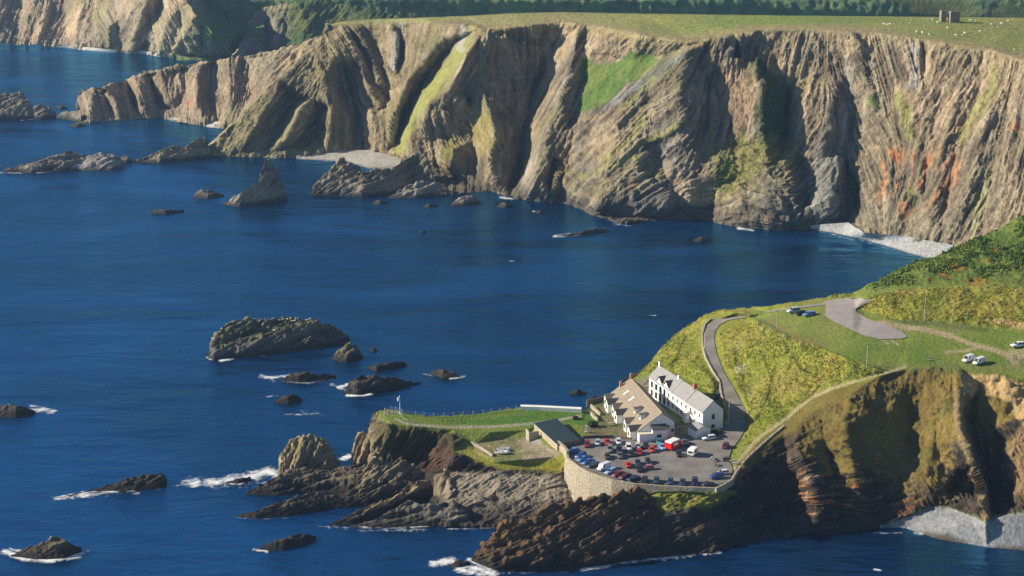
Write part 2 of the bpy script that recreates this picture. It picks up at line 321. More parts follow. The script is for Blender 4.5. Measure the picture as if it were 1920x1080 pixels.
rel = [
 [(300,330,0),(380,292,0),(440,232,3),(520,154,6),(585,95,3),(604,70,0),(612,51,0),(640,43,0),(800,34,0),(1060,22,0),(1500,20,0),(2200,20,0)],
 [(300,420,0),(780,450,0),(1200,520,0),(2200,620,0)],
 [(525,150,8),(515,178,10),(464,264,8),(446,290,3)],[(545,190,-6),(526,232,-8),(500,285,-4)],
 [(592,184,4),(563,209,9),(537,262,8),(508,289,3)],[(606,202,-8),(590,240,-10),(550,274,-5)],
 [(606,48,3),(650,46,2)],[(629,108,7),(612,140,9),(608,150,9),(620,200,7),(612,288,5)],
 [(637,125,-2),(652,195,-6),(661,270,-5)],[(630,142,-1),(649,196,-2),(657,268,-2)],
 [(650,132,-8),(668,200,-11),(682,288,-8)],
 [(640,45,3),(672,110,5),(690,160,4),(712,200,3)],[(652,47,-1),(684,110,-3),(702,160,-4),(722,200,-4)],[(662,47,2),(695,105,3),(712,150,2)],[(680,45,-2),(712,110,-4),(727,183,-8)],
 [(700,215,4),(705,285,2)],[(735,45,3),(745,90,5),(740,150,2)],[(752,60,-3),(750,110,-6),(735,170,-8)],
 [(835,70,6),(800,112,9),(765,152,10),(742,215,8),(728,285,4)],[(850,80,-4),(815,125,-8),(786,160,-12),(753,232,-11),(745,262,-6)],
 [(905,52,8),(897,68,16),(860,135,21),(842,170,23),(806,195,22),(794,230,22),(771,258,22),(776,300,20),(792,345,12),(795,364,4)],
 [(812,262,12),(822,320,8),(830,355,6)],[(846,285,15),(842,335,12),(850,360,6)],
 [(875,175,2),(893,215,-4),(888,262,-6),(890,300,-6),(900,350,-3)],[(893,140,2),(912,200,4),(929,255,8),(918,300,8),(930,352,4)],
 [(1052,40,-4),(1038,92,-18),(1006,165,-24),(983,232,-24),(975,318,-20),(957,366,-10)],
 [(1085,50,2),(1075,100,6),(1050,200,7),(1020,265,7),(1000,340,8),(985,372,5)],
 [(1030,290,9),(1018,345,8)],[(1040,300,-1),(1034,348,-6)],[(1062,300,6),(1062,345,10),(1066,378,5)],[(1045,322,10),(1030,370,8)],[(1056,330,3),(1052,374,0)],
 [(1100,100,-6),(1170,112,-10),(1240,104,-2),(1180,160,-10),(1075,214,-2),(1100,105,-6)],
 [(1140,80,2),(1150,100,-2)],[(1170,70,3),(1130,60,2)],
 [(1060,245,8),(1129,205,7),(1177,180,8),(1221,150,10),(1247,128,11),(1299,90,10),(1336,74,8),(1366,66,8)],
 [(1070,238,0),(1129,197,-3),(1177,170,-4),(1215,143,-3),(1240,122,0),(1290,86,2)],
 [(1362,64,8),(1366,78,9),(1372,108,7)],[(1377,66,0),(1382,105,0)],[(1384,64,7),(1388,108,6)],[(1414,58,8),(1405,80,4),(1404,108,2)],[(1424,60,0),(1425,108,-2)],
 [(1299,100,7),(1296,114,9),(1271,147,11),(1284,214,12),(1294,262,12),(1305,290,10),(1330,322,7)],
 [(1310,112,2),(1332,155,-3),(1360,200,-4),(1376,262,-3),(1384,330,-3),(1345,356,-1)],
 [(1203,276,10),(1194,298,11),(1206,340,7)],[(1222,272,4),(1236,300,2),(1220,335,2)],[(1284,236,13),(1203,275,9)],
 [(1130,380,9),(1180,365,9),(1240,352,9),(1250,385,9)],[(1262,360,3),(1275,400,-2)],[(1290,365,6),(1300,402,4)],[(1310,395,5),(1330,404,-3),(1350,402,4)],
 [(1390,130,5),(1388,200,5),(1402,260,6)],
 [(1410,118,8),(1426,165,11),(1424,230,12),(1434,265,11)],[(1445,105,-4),(1472,160,-9),(1482,200,-12),(1480,240,-12),(1468,280,-6)],
 [(1500,180,-2),(1500,240,0),(1490,285,2)],
 [(1440,310,5),(1472,310,5),(1482,335,6),(1490,380,5),(1494,402,3)],[(1492,300,-3),(1514,365,-6),(1510,396,-3)],
 [(1560,200,5),(1540,300,6),(1545,360,7),(1500,410,4)],
 [(1590,70,3),(1580,130,-5),(1586,190,-8),(1590,240,-8),(1578,292,-9)],
 [(1574,300,5),(1571,333,9),(1556,380,8),(1545,415,3)],[(1584,300,-9),(1603,376,-14),(1592,412,-9)],
 [(1612,330,2),(1618,395,6),(1622,435,4)],
 [(1600,62,4),(1620,130,4),(1640,195,3),(1660,260,3),(1672,330,4),(1680,440,4)],[(1612,62,-1),(1630,130,-3),(1650,190,-3),(1640,230,0)],
 [(1655,62,-1),(1670,140,-2),(1690,250,-4),(1700,330,-6),(1705,440,-5)],
 [(1700,75,3),(1718,180,3),(1722,255,1)],[(1735,78,-4),(1732,150,-5)],[(1765,82,3),(1740,200,4),(1725,270,3),(1720,350,4)],[(1790,84,-1),(1757,215,-2),(1740,285,-5),(1730,380,-5)],
 [(1810,88,3),(1790,210,4),(1765,285,6),(1750,380,6),(1735,450,4)],[(1845,90,-2),(1830,195,-4),(1790,280,-5),(1775,380,-6),(1765,455,-3)],
 [(1880,95,3),(1868,160,5),(1845,230,6),(1820,320,7),(1800,400,7)],[(1900,112,0),(1890,200,-2),(1865,300,-3),(1850,380,-6),(1840,440,-5)],
 [(1925,118,4),(1920,220,4),(1900,330,4),(1890,430,5)],[(2000,140,-6),(1990,400,-6)],[(2080,140,4),(2080,500,4)],[(2200,180,0),(2200,560,0)],
]
rel = [[(x, y, o * (.42 if x > 1604 else 1.6 if x < 1045 else 1)) for x, y, o in ln] for ln in rel]
REL1 = Field(rel)
ang1 = [(420,270,45),(500,220,45),(560,150,48),(560,240,40),(640,80,-62),(690,130,-58),(655,200,-72),(720,160,-60),(700,250,-82),(760,110,65),(745,60,80),(800,150,52),(870,120,60),(870,250,-62),(930,240,-70),(960,120,-80),(960,300,78),(1030,200,62),(1010,330,66),(1090,80,60),(1060,300,55),(1100,330,40),(1150,250,30),(1200,350,26),(1250,230,32),(1220,130,38),(1180,80,35),(1340,200,80),(1330,280,75),(1350,370,20),(1400,180,-85),(1400,320,-25),(1440,380,-10),(1480,110,72),(1520,160,70),(1470,290,50),(1540,330,50),(1510,260,55),(1540,390,45),(1570,150,-82),(1590,220,85),(1620,120,-72),(1640,250,-62),(1600,330,-70),(1620,400,-75),(1700,120,-80),(1740,200,58),(1760,330,72),(1820,200,60),(1780,100,62),(1900,260,80),(1850,380,66),(1720,420,65),(2000,300,75)]
def disp1(I):
    px, py, Q = I['px'], I['py'], I['Q']; a, b = px / 3.7, -py / 3.7
    phi = angfield(px, py, ang1) + 14 * fbm(Q, 60, 5, 2); I['phi'] = phi
    s = streaks(a, b, phi, 60, 4.5, 11, 4); I['s'] = s
    s2 = cracks(a, b, phi, 30, 2.6, 77, 2); I['s2'] = s2
    ye = np.interp(px[:, 0], [p[0] for p in edge], [p[1] for p in edge])[:, None]
    d = py - ye
    cl = np.where(px < 614, 1.0, sstep(-1, 14, d + 5 * (vn2(px / 16, py / 40, 9) - .5))); I['cl'] = cl; I['de'] = d
    r = ridged(Q, 26, 3, 4); I['r'] = r
    calm = np.clip(inpoly(px, py, bowl, 8) + online(px, py, ygrass, 9, 4), 0, 1); I['calm'] = calm
    amp = cl * (1 - .75 * calm)
    blk = fbm(Q, 9, 21, 4)
    sx = np.sign(s) * np.abs(s) ** 0.7
    I['crag'] = amp
    return amp * .32 * (vn(Q[..., 0] / .9, Q[..., 1] / .9, Q[..., 2] / .9, 191) - .5) + amp * (1.5 * sx + .85 * s2 + 1.2 * r + 1.0 * blk + 1.3 * ridged(Q, 6, 23, 3)) + 0.25 * fbm(Q, 6, 2, 2)
bowl = [(1084,103),(1099,110),(1125,121),(1162,110),(1181,99),(1207,96),(1251,110),(1225,136),(1181,158),(1155,181),(1107,203),(1073,214),(1088,188),(1099,166),(1081,133)]
ygrass = [(885,52),(868,85),(845,130),(815,165),(785,200),(765,240),(750,278)]
def gcol(Q, c1, c2, sc, s=0, k=.5):
    return mix(c1, c2, sstep(-k, k, fbm(Q, sc, s, 4)))
def color1(I):
    px, py, Q, s, s2, r = I['px'], I['py'], I['Q'], I['s'], I['s2'], I['r']
    c = gcol(Q, (.355,.28,.185), (.24,.205,.145), 45, 31, .35)
    c = mix(c, (.39,.30,.20), .8 * sstep(.1, .5, fbm(Q, 30, 41)) * sstep(1380, 1500, px))
    c = mix(c, (.26,.215,.13), .75 * (1 - sstep(820, 1050, px)))
    c = mix(c, (.20,.21,.20), .75 * inpoly(px, py, [(1490,350),(1530,300),(1560,200),(1590,110),(1600,240),(1610,400),(1560,430),(1480,430)], 20))
    c = mix(c, (.22,.20,.18), .6 * inpoly(px, py, [(985,300),(1050,120),(1090,60),(1060,220),(1000,372),(950,372)], 15))
    c = mix(c, (.31,.20,.14), .5 * inpoly(px, py, [(1380,130),(1425,150),(1430,270),(1390,260),(1330,120)], 20, 15 * fbm(Q, 12, 5)))
    c = mix(c, (.17,.19,.20), .8 * online(px, py, [(1125,206),(1177,176),(1221,146),(1247,124),(1299,92)], 9, 6, 6 * fbm(Q, 8, 6)))
    # orange stained beds
    c = mix(c, (.40,.15,.055), .9 * sstep(-.3, .4, s2 + .5 * fbm(Q, 10, 51)) * inpoly(px, py, [(1655,275),(1720,290),(1790,270),(1810,300),(1790,380),(1740,400),(1700,350),(1650,370),(1640,310)], 20, 12 * fbm(Q, 15, 52)))
    for cx, cy, rr in [(1050,305,18),(1183,345,9),(1040,315,16),(1700,395,20),(1800,240,16),(950,220,8),(600,235,10),(1905,240,14)]:
        c = mix(c, (.45,.20,.08), .6 * (1 - sstep(rr * .4, rr, np.hypot(px - cx, py - cy) + 8 * fbm(Q, 8, 61))))
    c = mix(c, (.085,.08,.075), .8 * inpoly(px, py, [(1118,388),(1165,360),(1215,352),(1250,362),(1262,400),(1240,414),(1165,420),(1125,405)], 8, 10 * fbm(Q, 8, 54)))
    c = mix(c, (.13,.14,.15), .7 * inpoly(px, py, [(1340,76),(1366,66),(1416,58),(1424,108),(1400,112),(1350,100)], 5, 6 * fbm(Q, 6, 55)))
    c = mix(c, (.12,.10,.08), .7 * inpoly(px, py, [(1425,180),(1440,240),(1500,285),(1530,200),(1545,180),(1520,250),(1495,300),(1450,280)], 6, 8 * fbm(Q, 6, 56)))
    c = mix(c, (.17,.165,.155), .7 * sstep(-.05, .35, fbm(Q, 16, 57)) * (py > 230) * (px > 1080) * (px < 1500))
    c = c * np.array((.90,.885,.87))
    # strata tone
    k = 1 + .45 * s + .5 * s2; c = c * k[..., None]
    c = mix(c, (.46,.40,.30), .45 * sstep(.35, .75, s2) * I['cl'])
    c = mix(c, (.10,.08,.06), .55 * sstep(.35, .8, -s2))
    # turf clinging to less steep ground
    nz = I['N'][..., 2]
    veg = sstep(.0, .5, fbm(Q, 22, 71) + .35 * fbm(Q, 5, 72) + .5 * (nz - .55))
    veg = veg * (.7 - .55 * sstep(1450, 1600, px))
    c = mix(c, gcol(Q, (.15,.15,.06), (.23,.20,.09), 14, 73), .75 * veg)
    c = mix(c, gcol(Q, (.075,.15,.028), (.13,.17,.04), 7, 74), .95 * inpoly(px, py, bowl, 5, 16 * fbm(Q, 12, 75)))
    c = mix(c, (.25,.26,.07), .85 * online(px, py, ygrass, 10, 7, 14 * fbm(Q, 12, 76)))
    c = mix(c, (.26,.22,.07), .65 * inpoly(px, py, [(893,220),(905,205),(922,225),(928,260),(915,290),(895,290)], 7, 8 * fbm(Q, 8, 77)))
    c = mix(c, (.22,.20,.05), .7 * inpoly(px, py, [(840,262),(860,270),(858,300),(835,295)], 7, 8 * fbm(Q, 8, 77)))
    for st in ([(1203,273),(1284,233)],[(1133,300),(1175,270),(1214,221)],[(1095,336),(1140,312),(1195,292)],[(1170,205),(1225,150)]):
        c = mix(c, (.24,.23,.08), .7 * online(px, py, st, 6, 4, 8 * fbm(Q, 6, 78)))
    c = mix(c, (.035,.075,.028), .95 * inpoly(px, py, [(1415,108),(1440,118),(1478,165),(1484,220),(1476,262),(1432,272),(1420,215),(1430,170)], 9, 14 * fbm(Q, 8, 79)))
    c = mix(c, (.20,.19,.05), .75 * inpoly(px, py, [(1390,250),(1440,262),(1500,275),(1495,300),(1450,310),(1400,340),(1350,370),(1340,330)], 14, 25 * fbm(Q, 10, 80)))
    c = mix(c, (.12,.15,.035), .7 * inpoly(px, py, [(1330,280),(1385,260),(1385,330),(1340,360)], 10, 20 * fbm(Q, 10, 81)))
    c = mix(c, (.25,.24,.08), .7 * online(px, py, [(1866,130),(1860,165),(1840,200),(1805,255)], 9, 6, 12 * fbm(Q, 8, 82)))
    c = mix(c, (.24,.24,.07), .7 * online(px, py, [(1690,180),(1700,215),(1706,255)], 8, 6, 12 * fbm(Q, 8, 83)))
    c = mix(c, (.11,.16,.035), .8 * online(px, py, [(1638,185),(1642,200)], 7, 5)); c = mix(c, (.10,.14,.03), .6 * online(px, py, [(1710,355),(1712,380)], 7, 5, 6 * fbm(Q, 6, 3)))
    c = mix(c, (.34,.33,.15), .7 * online(px, py, [(1850,330),(1838,380),(1828,430)], 8, 7, 12 * fbm(Q, 8, 84)))
    # grey screes
    for st, w in (([(752,45),(747,85),(738,125)], 7),([(1716,72),(1716,110),(1712,165)], 7),([(870,52),(862,90)], 6),([(1590,130),(1594,190),(1580,240),(1574,280)], 6)):
        c = mix(c, (.33,.31,.29), .8 * online(px, py, st, w, 4, 8 * fbm(Q, 6, 85)))
    # dark wet foot
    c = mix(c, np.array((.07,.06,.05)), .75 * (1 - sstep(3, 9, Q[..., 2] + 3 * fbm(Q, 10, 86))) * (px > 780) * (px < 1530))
    # plateau turf
    de = I['de']
    turf = gcol(Q, (.19,.235,.06), (.26,.27,.08), 40, 91, .4)
    turf = mix(turf, (.30,.25,.13), .85 * sstep(-14, -2, de + 5 * fbm(Q, 18, 92)) * (px > 880))
    turf = mix(turf, (.27,.25,.11), .6 * (1 - sstep(1000, 1300, px)))
    turf = mix(turf, (.22,.18,.09), .5 * sstep(.2, .6, fbm(Q, 30, 93)) * sstep(1300, 1900, px))
    m = (1 - sstep(-2, 6, de + 6 * fbm(Q, 8, 94))) * (px > 606)
    c = mix(c, turf, m)
    c = mix(c, (.30,.25,.12), .7 * sstep(-2, 4, de) * (1 - sstep(6, 34, de + 18 * fbm(Q, 12, 95))) * (px > 880) * (1 - .5 * sstep(1350, 1450, px)))
    return c
base_p = [(x, y) for x, y, z in base]
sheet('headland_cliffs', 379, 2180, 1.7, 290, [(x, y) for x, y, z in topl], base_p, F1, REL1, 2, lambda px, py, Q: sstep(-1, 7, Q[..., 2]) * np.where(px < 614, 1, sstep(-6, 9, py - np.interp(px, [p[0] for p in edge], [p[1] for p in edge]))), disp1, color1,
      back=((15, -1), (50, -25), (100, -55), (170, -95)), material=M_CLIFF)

# ================================================================== SECOND HEADLAND (behind, left)
t2 = [(143,196,5),(146,176,10),(150,168,14),(175,165,17),(198,163,18),(212,157,19),(240,148,21),(262,138,25),(330,124,31),(430,110,36),(520,94,43),(560,84,47),(604,68,53),(660,60,56)]
b2 = [(143,232,0),(165,230,0),(205,228,0),(260,224,0),(300,221,0),(330,226,1),(400,236,1),(440,244,0),(500,250,0),(660,260,0)]
F2 = zfield([t2, b2])
REL2 = Field([[(x, y, o * 1.6) for x, y, o in ln] for ln in [[(100,140,0),(143,160,0),(240,140,0),(430,100,0),(700,40,0)],[(100,250,0),(300,260,0),(700,300,0)],
 [(150,170,3),(158,190,2),(165,228,3)],[(152,171,3),(170,200,3),(168,228,3)],[(196,168,-9),(214,226,-9)],[(202,166,5),(218,200,5),(228,226,4)],[(238,152,-9),(254,190,-9),(262,222,-7)],[(244,150,5),(262,195,5),(280,221,3)],[(262,142,5),(285,185,2),(296,205,0)],[(278,140,-4),(300,200,-8)],[(300,135,3),(315,190,4)],[(345,128,-4),(350,170,-6),(330,205,-4)],[(372,125,4),(370,200,4),(385,228,2)],[(397,122,-6),(390,180,-6),(410,232,-5)],[(430,115,4),(430,180,2),(438,235,2)],[(465,110,-4),(470,180,-6)],[(520,100,6),(500,170,4)],[(560,88,4),(620,80,2)],[(660,70,0),(660,250,0)]]])
def mkdisp(amp_s, amp_r, angs, la=40, lb=4, sc=20, seed=0):
    def f(I):
        px, py, Q = I['px'], I['py'], I['Q']; a, b = px / 3.0, -py / 3.0
        phi = angfield(px, py, angs) + 12 * fbm(Q, 50, seed + 5, 2)
        I['s'] = streaks(a, b, phi, la, lb, seed + 11, 3); I['s2'] = cracks(a, b, phi, la / 2, lb / 1.8, seed + 77, 2); I['r'] = ridged(Q, sc, seed + 3, 4)
        I['crag'] = np.ones_like(px)
        return amp_s * .7 * I['s'] + amp_s * .4 * I['s2'] + amp_r * I['r'] + .9 * ridged(Q, 6, 9, 3)
    return f
def color2(I):
    px, py, Q, s, s2 = I['px'], I['py'], I['Q'], I['s'], I['s2']
    c = gcol(Q, (.31,.235,.155), (.23,.20,.15), 40, 131)
    c = c * (1 + .45 * s + .3 * s2)[..., None]
    c = mix(c, (.19,.18,.07), .6 * sstep(0, .4, fbm(Q, 25, 133)) * sstep(380, 450, px))
    c = mix(c, (.42,.32,.19), .8 * inpoly(px, py, [(520,100),(604,72),(600,95),(540,140),(527,125)], 8))
    c = mix(c, (.34,.27,.16), .6 * (1 - sstep(2, 8, I['v'] * 80)))
    c = mix(c, (.42,.18,.08), .5 * (1 - sstep(5, 12, np.hypot(px - 358, py - 195) + 5 * fbm(Q, 8, 3))))
    return c
sheet('second_headland_cliffs', 143, 655, 1.7, 110, [(x, y) for x, y, z in t2], [(x, y) for x, y, z in b2], F2, REL2, 1, lambda px, py, Q: sstep(-1, 5, Q[..., 2]),
      mkdisp(2.4, 1.2, [(160,200,-70),(230,190,-68),(290,180,-62),(340,170,-88),(370,160,80),(420,180,-80),(450,200,70),(520,150,50),(580,100,48)], seed=200), color2,
      back=((5, -1), (25, -12), (50, -60)), material=M_CLIFF, topjit=1.2, seed=5)

# ================================================================== THIRD HEADLAND HUMP
t3 = [(432,112,3),(446,92,14),(462,66,20),(466,42,27),(480,26,32),(500,16,35),(560,8,40),(640,-8,44),(760,-20,46)]
b3 = [(432,114,0),(500,118,0),(600,122,0),(760,125,0)]
F3 = zfield([t3, [(x, y, z - 0) for x, y, z in b3]])
REL3 = Field([[(400,100,0),(470,20,0),(760,-40,0)],[(400,120,0),(760,140,0)],[(468,40,4),(470,100,3)],[(480,30,-6),(500,60,-6),(490,105,-6)],[(500,20,3),(520,50,4),(510,90,4)],[(540,20,-4),(530,90,-4)],[(570,14,4),(560,80,3)],[(620,10,0),(640,90,0)]])
def color3(I):
    px, py, Q = I['px'], I['py'], I['Q']
    c = gcol(Q, (.24,.20,.15), (.19,.18,.13), 40, 231); c = c * (1 + .5 * I['s'] + .3 * I['s2'])[..., None]
    g = sstep(505, 575, px + 30 * fbm(Q, 30, 3)); c = mix(c, gcol(Q, (.055,.10,.03), (.14,.15,.055), 30, 34), g)
    return mix(c, (.30,.25,.14), .7 * (1 - sstep(.03, .12, I['v'])) * (1 - g))
sheet('third_headland_cliffs', 432, 750, 2.0, 60, [(x, y) for x, y, z in t3], [(x, y) for x, y, z in b3], F3, REL3, 1, lambda px, py, Q: sstep(-1, 5, Q[..., 2]),
      mkdisp(2.2, 1.4, [(480,70,75),(520,50,60),(560,60,55),(620,40,40)], seed=300), color3, back=((10, 0), (60, -12), (120, -60)), material=M_CLIFF, topjit=1.0, seed=6)

# ================================================================== FAR COAST (upper left)
t4 = [(-650,-120,85),(-300,-150,95),(-100,-170,100),(100,-190,104),(300,-150,96),(338,-50,66),(352,6,47),(368,28,40),(385,46,33),(398,60,27),(420,66,24),(455,56,25),(500,50,26)]
b4 = [(-650,78,0),(-300,80,0),(0,82,1),(90,84,1),(150,90,1),(200,96,0),(240,97,1),(320,106,1),(345,108,0),(400,108,1),(440,110,0),(500,112,0)]
F4 = zfield([t4, b4])
r4 = [[(-700,-230,0),(500,-230,0)],[(-700,130,0),(500,130,0)]]
for xt, xb, o in [(-640,-620,-6),(-560,-590,9),(-500,-470,-12),(-410,-420,8),(-340,-310,-9),(-260,-230,10),(-200,-190,-12),(-120,-100,10),(-60,-75,-8),(-10,5,9),(40,28,-5),(66,85,10),(92,98,-3),(120,130,-16),(148,140,8),(175,160,-2),(200,205,9),(222,225,-3),(275,243,13),(303,264,-15),(318,300,5),(336,350,-7),(372,352,6),(385,378,-6),(400,395,4),(430,440,-4)]:
    r4.append([(xt, -200, o * .3), (xt, 5, o), (xb, 100, o * .7)])
REL4 = Field(r4)
def color4(I):
    px, py, Q = I['px'], I['py'], I['Q']
    c = gcol(Q, (.40,.31,.21), (.28,.24,.18), 50, 331); c = c * (1 + .5 * I['s'] + .3 * I['s2'])[..., None]
    c = mix(c, (.22,.21,.10), .5 * sstep(0, .35, fbm(Q, 30, 333) + .3 * (1 - I['v'])))
    return mix(c, (.12,.17,.05), sstep(360, 400, px) * (1 - sstep(75, 95, py + 20 * fbm(Q, 20, 4))))
sheet('far_coast_cliffs', -650, 495, 1.8, 150, [(x, y) for x, y, z in t4], [(x, y) for x, y, z in b4], F4, REL4, 1, lambda px, py, Q: sstep(-1, 6, Q[..., 2]),
      mkdisp(3.0, 2.0, [(50,50,75),(150,50,60),(200,60,-55),(250,60,55),(320,40,-60),(380,80,-50)], seed=400), color4, back=((20, 0), (100, 5), (200, -20)), material=M_CLIFF)

# ================================================================== INLAND HILLSIDE behind the headland
F5 = zfield([[(330,112,1),(440,104,4),(600,100,5),(1200,95,5),(2400,95,5)],[(330,60,15),(600,60,16),(1200,60,17),(2400,60,17)],[(330,0,40),(600,0,42),(1200,0,44),(2400,0,42)],[(330,-110,85),(800,-110,88),(1500,-110,85),(2400,-110,85)],[(330,-200,110),(2400,-200,112)]])
def disp5(I):
    Q = I['Q']; px, py = I['px'], I['py']
    I['tr'] = sstep(-.15, .1, fbm(Q, 70, 3) + .25 - .8 * online(px, py, [(700,70),(500,60),(390,80)], 30, 25))
    return 6 * fbm(Q, 90, 1, 2) + I['tr'] * (1.4 * ridged(Q * np.array([1, 1, .6]), 7, 9, 3) + 1.3 * fbm(Q, 4, 8, 2))
def color5(I):
    px, py, Q = I['px'], I['py'], I['Q']
    wood = gcol(Q, (.095,.165,.08), (.15,.225,.09), 14, 7, .3); wood = mix(wood, (.11,.10,.05), .6 * sstep(.2, .5, fbm(Q, 10, 12)))
    grs = gcol(Q, (.10,.14,.045), (.16,.16,.06), 30, 8)
    c = mix(grs, wood, I['tr'] if 'tr' in I else 1)
    for st in ([(905,40),(925,22),(945,0),(960,-15)],[(1000,0),(1030,14),(1050,22)]): c = mix(c, (.17,.19,.07), .8 * online(px, py, st, 6, 4))
    c = mix(c, (.17,.20,.07), .8 * inpoly(px, py, [(395,58),(420,42),(445,28),(462,40),(455,58),(400,62)], 6))
    return c
sheet('inland_hillside', 330, 2400, 3.0, 130, [(330,-200),(2400,-200)], [(330,112),(440,104),(1200,95),(2400,95)], F5, None, 3, None, disp5, color5, back=((200, 3), (600, 5)), material=M_HILL)
# ================================================================== QUAY HEADLAND (near land)
ZC = 15.0
road_l = [(1346,817,15),(1361,803,15),(1369,784,15.3),(1362,765,16),(1355,740,17),(1351,715,18.6),(1338.5,697,19.6),(1326,674,21),(1321,654,22.3),(1320,626,24),(1326,611,25),(1341,599,26),(1363,596,26.6),(1400,592,28.5),(1440,583.5,32.3),(1490,576,35.7),(1548,567,38.1)]
road_r = [(1385,825,15),(1394,810,15),(1397,795,15),(1398,770,15.5),(1388,750,16.6),(1375,728,18),(1357,697,19.8),(1349,678,21),(1342.6,660,22),(1338.5,636,23.6),(1341,621,24.6),(1349,609,25.5),(1365,600.5,26.5),(1402,595,28.5),(1440,586,32.4),(1490,579,35.8),(1548,572,38.1)]
carpark = [(1064,846),(1072,838),(1098,822),(1180,824),(1200,829),(1262,814),(1300,824),(1346,819),(1361,803),(1369,784),(1398,790),(1397,806),(1388,822),(1372,842),(1366,860),(1374,880),(1368,900),(1340,912),(1300,911),(1240,908),(1190,903),(1150,897),(1110,884),(1085,872),(1066,858)]
topq = [(690,794,13),(694,784,15),(702,773,16.5),(714,769,17),(735,768,17),(760,775,17),(800,780,16.5),(850,779,16),(900,775,15.5),(940,769,15.5),(975,764,15.3),(1095,769,15),(1112,760,14),(1130,748,12),(1160,725,10),(1190,708,10),(1210,693,11),(1240,652,15),(1270,625,18),(1300,605,21.5),(1325,588,25.2),(1345,582,26.5),(1400,578,29.5),(1440,574,33.8),(1530,560,37.8),(1600,549,39.8),(1640,530,42.5),(1690,503,45.5),(1760,478,49.5),(1800,462,51.5),(1860,436,56),(1920,404,62),(2000,370,66),(2250,290,75)]
qbase = [(690,880,-3),(760,965,-2),(800,985,-1),(820,986,0),(900,990,0),(1000,990,0),(1080,992,0),(1120,1046,-2),(1240,1044,0),(1330,1040,0),(1400,1016,0),(1500,1002,0),(1560,1002,0),(1620,995,0),(1660,988,0),(1700,990,0),(1760,1010,0),(1850,1025,0),(1920,1032,0),(2250,1060,0)]
beach_top = [(1665,985,0.5),(1700,972,1.5),(1738,956,3),(1775,952,4),(1815,966,4),(1848,980,4),(1870,966,4.5),(1920,962,5),(2250,960,5)]
slope_crest = [(1363,594,27.5),(1383,585,29.5),(1404,592,31.5),(1424,604,33),(1455,619,34.5),(1485,636,35.5),(1526,648,36.3),(1560,662,36.8),(1600,680,37),(1640,692,37)]
path = [(1700,686,37.6),(1671,697,36.8),(1640,704,35.2),(1597,717,32.5),(1560,729,30),(1527,743,27),(1505,758,25),(1482,778,22.5),(1460,795,20.6),(1434,813,18.6),(1412,832,17),(1397,850,15.8),(1384,866,15.2),(1376,880,15)]
cliff_edge = [(1368,902,15),(1385,888,15),(1400,872,15.3),(1420,850,16.5),(1440,834,17.6),(1470,812,20),(1500,790,23),(1540,765,26.5),(1580,742,30),(1620,722,33.5),(1650,704,36),(1700,692,37.5),(1740,688,38),(1800,688,38),(1860,696,38),(1920,708,38),(1990,725,38),(2250,760,38)]
cp = [(x, y, ZC - .25) for x, y in carpark]; cp.append(cp[0])
# points: terrace bank, meadow
lines = [topq, qbase, beach_top, slope_crest, [(x, y, z - .15) for x, y, z in road_l], [(x, y, z - .15) for x, y, z in road_r], path, cliff_edge, cp,
 [(1700,603,39.2),(1600,577,38.8),(1640,590,38.9)],[(1604,577,38.9),(1667,602,39.2),(1732,603,39.8),(1844,615,40.5),(1920,624,41),(2250,640,42)],
 [(1625,556,42),(1650,551,43.2),(1696,545,44.5),(1760,542,45.5),(1830,542,46),(1920,551,46.5),(2250,560,48)],
 [(1640,540,42.3),(1700,532,44.8),(1800,525,46.6),(1920,520,48),(2250,520,50)],[(1780,490,49.4),(1920,455,55),(2100,420,62)],
 [(1450,588,34.3),(1500,583,36.3)],[(1500,612,36.2),(1600,642,37.6),(1700,650,38),(1820,665,38.3),(1920,672,38.8),(2250,700,39)],
 [(1500,700,29),(1450,690,27.5),(1420,640,29.5)],[(1430,740,22.5),(1410,790,17.3)],[(1400,700,21.8),(1380,640,26)],[(1550,700,31.5)],
 # outer slope left of the road, hotel terrace
 [(1216,743,15),(1236,752,15),(1276,784,15),(1300,800,15),(1318,808,15),(1350,806,15)],[(1356,790,15),(1352,765,15.2),(1340,740,15.2),(1300,716,15.2),(1262,694,15),(1240,690,14.5),(1218,705,13.5),(1200,735,14.5)],
 [(1300,670,19.5),(1270,665,17.6)],[(1335,720,18.5),(1310,690,19.3)],[(1130,762,14.6),(1165,770,14.8),(1200,790,15),(1260,815,15)],
 # quay green, yard, boathouse terrace
 [(735,796,16.6),(800,800,16),(850,806,15.2),(920,810,14.8),(985,806,14.8),(1003,800,14.8)],[(1090,790,15),(1140,800,15),(1100,815,15)],
 [(893,832,12),(930,824,12.3),(985,826,12.4),(1020,838,13.3),(1048,848,13.8)],[(885,845,11.8),(925,858,12),(960,863,12),(1040,856,13.0),(1060,862,13.4)],
 [(850,868,10),(925,868,10.5),(1000,872,10.2),(1060,880,10)],
 [(820,892,6.5),(880,890,7.5),(960,892,8),(1050,902,7.6),(1070,930,5),(1085,938,4.2)],[(840,940,2.8),(900,940,3.4),(1000,945,3.4),(1060,955,2.5)],
 [(700,830,11),(740,838,9),(800,850,7)],[(720,866,4),(780,876,2.6),(830,880,4.5)],[(700,900,0),(780,930,-1)],
 [(1100,940,4),(1160,925,8),(1190,914,12.5)],[(1190,914,12.5),(1240,918,13.6),(1300,922,13.8),(1345,920,14)],[(1215,950,10),(1300,955,10),(1350,950,9)],[(1220,1000,4.5),(1310,1000,4.5),(1400,985,2.5)],
 # south cliff
 [(1430,880,13),(1450,940,5.5)],[(1500,840,17.5),(1520,900,11),(1540,960,4.5)],[(1620,780,27),(1630,870,14),(1640,950,3.5)],[(1750,740,32),(1760,830,19.5),(1770,920,7)],[(1880,760,30.5),(1880,850,19),(1890,930,8)],[(2100,860,22),(2100,940,9)]]
FQ = zfield(lines)
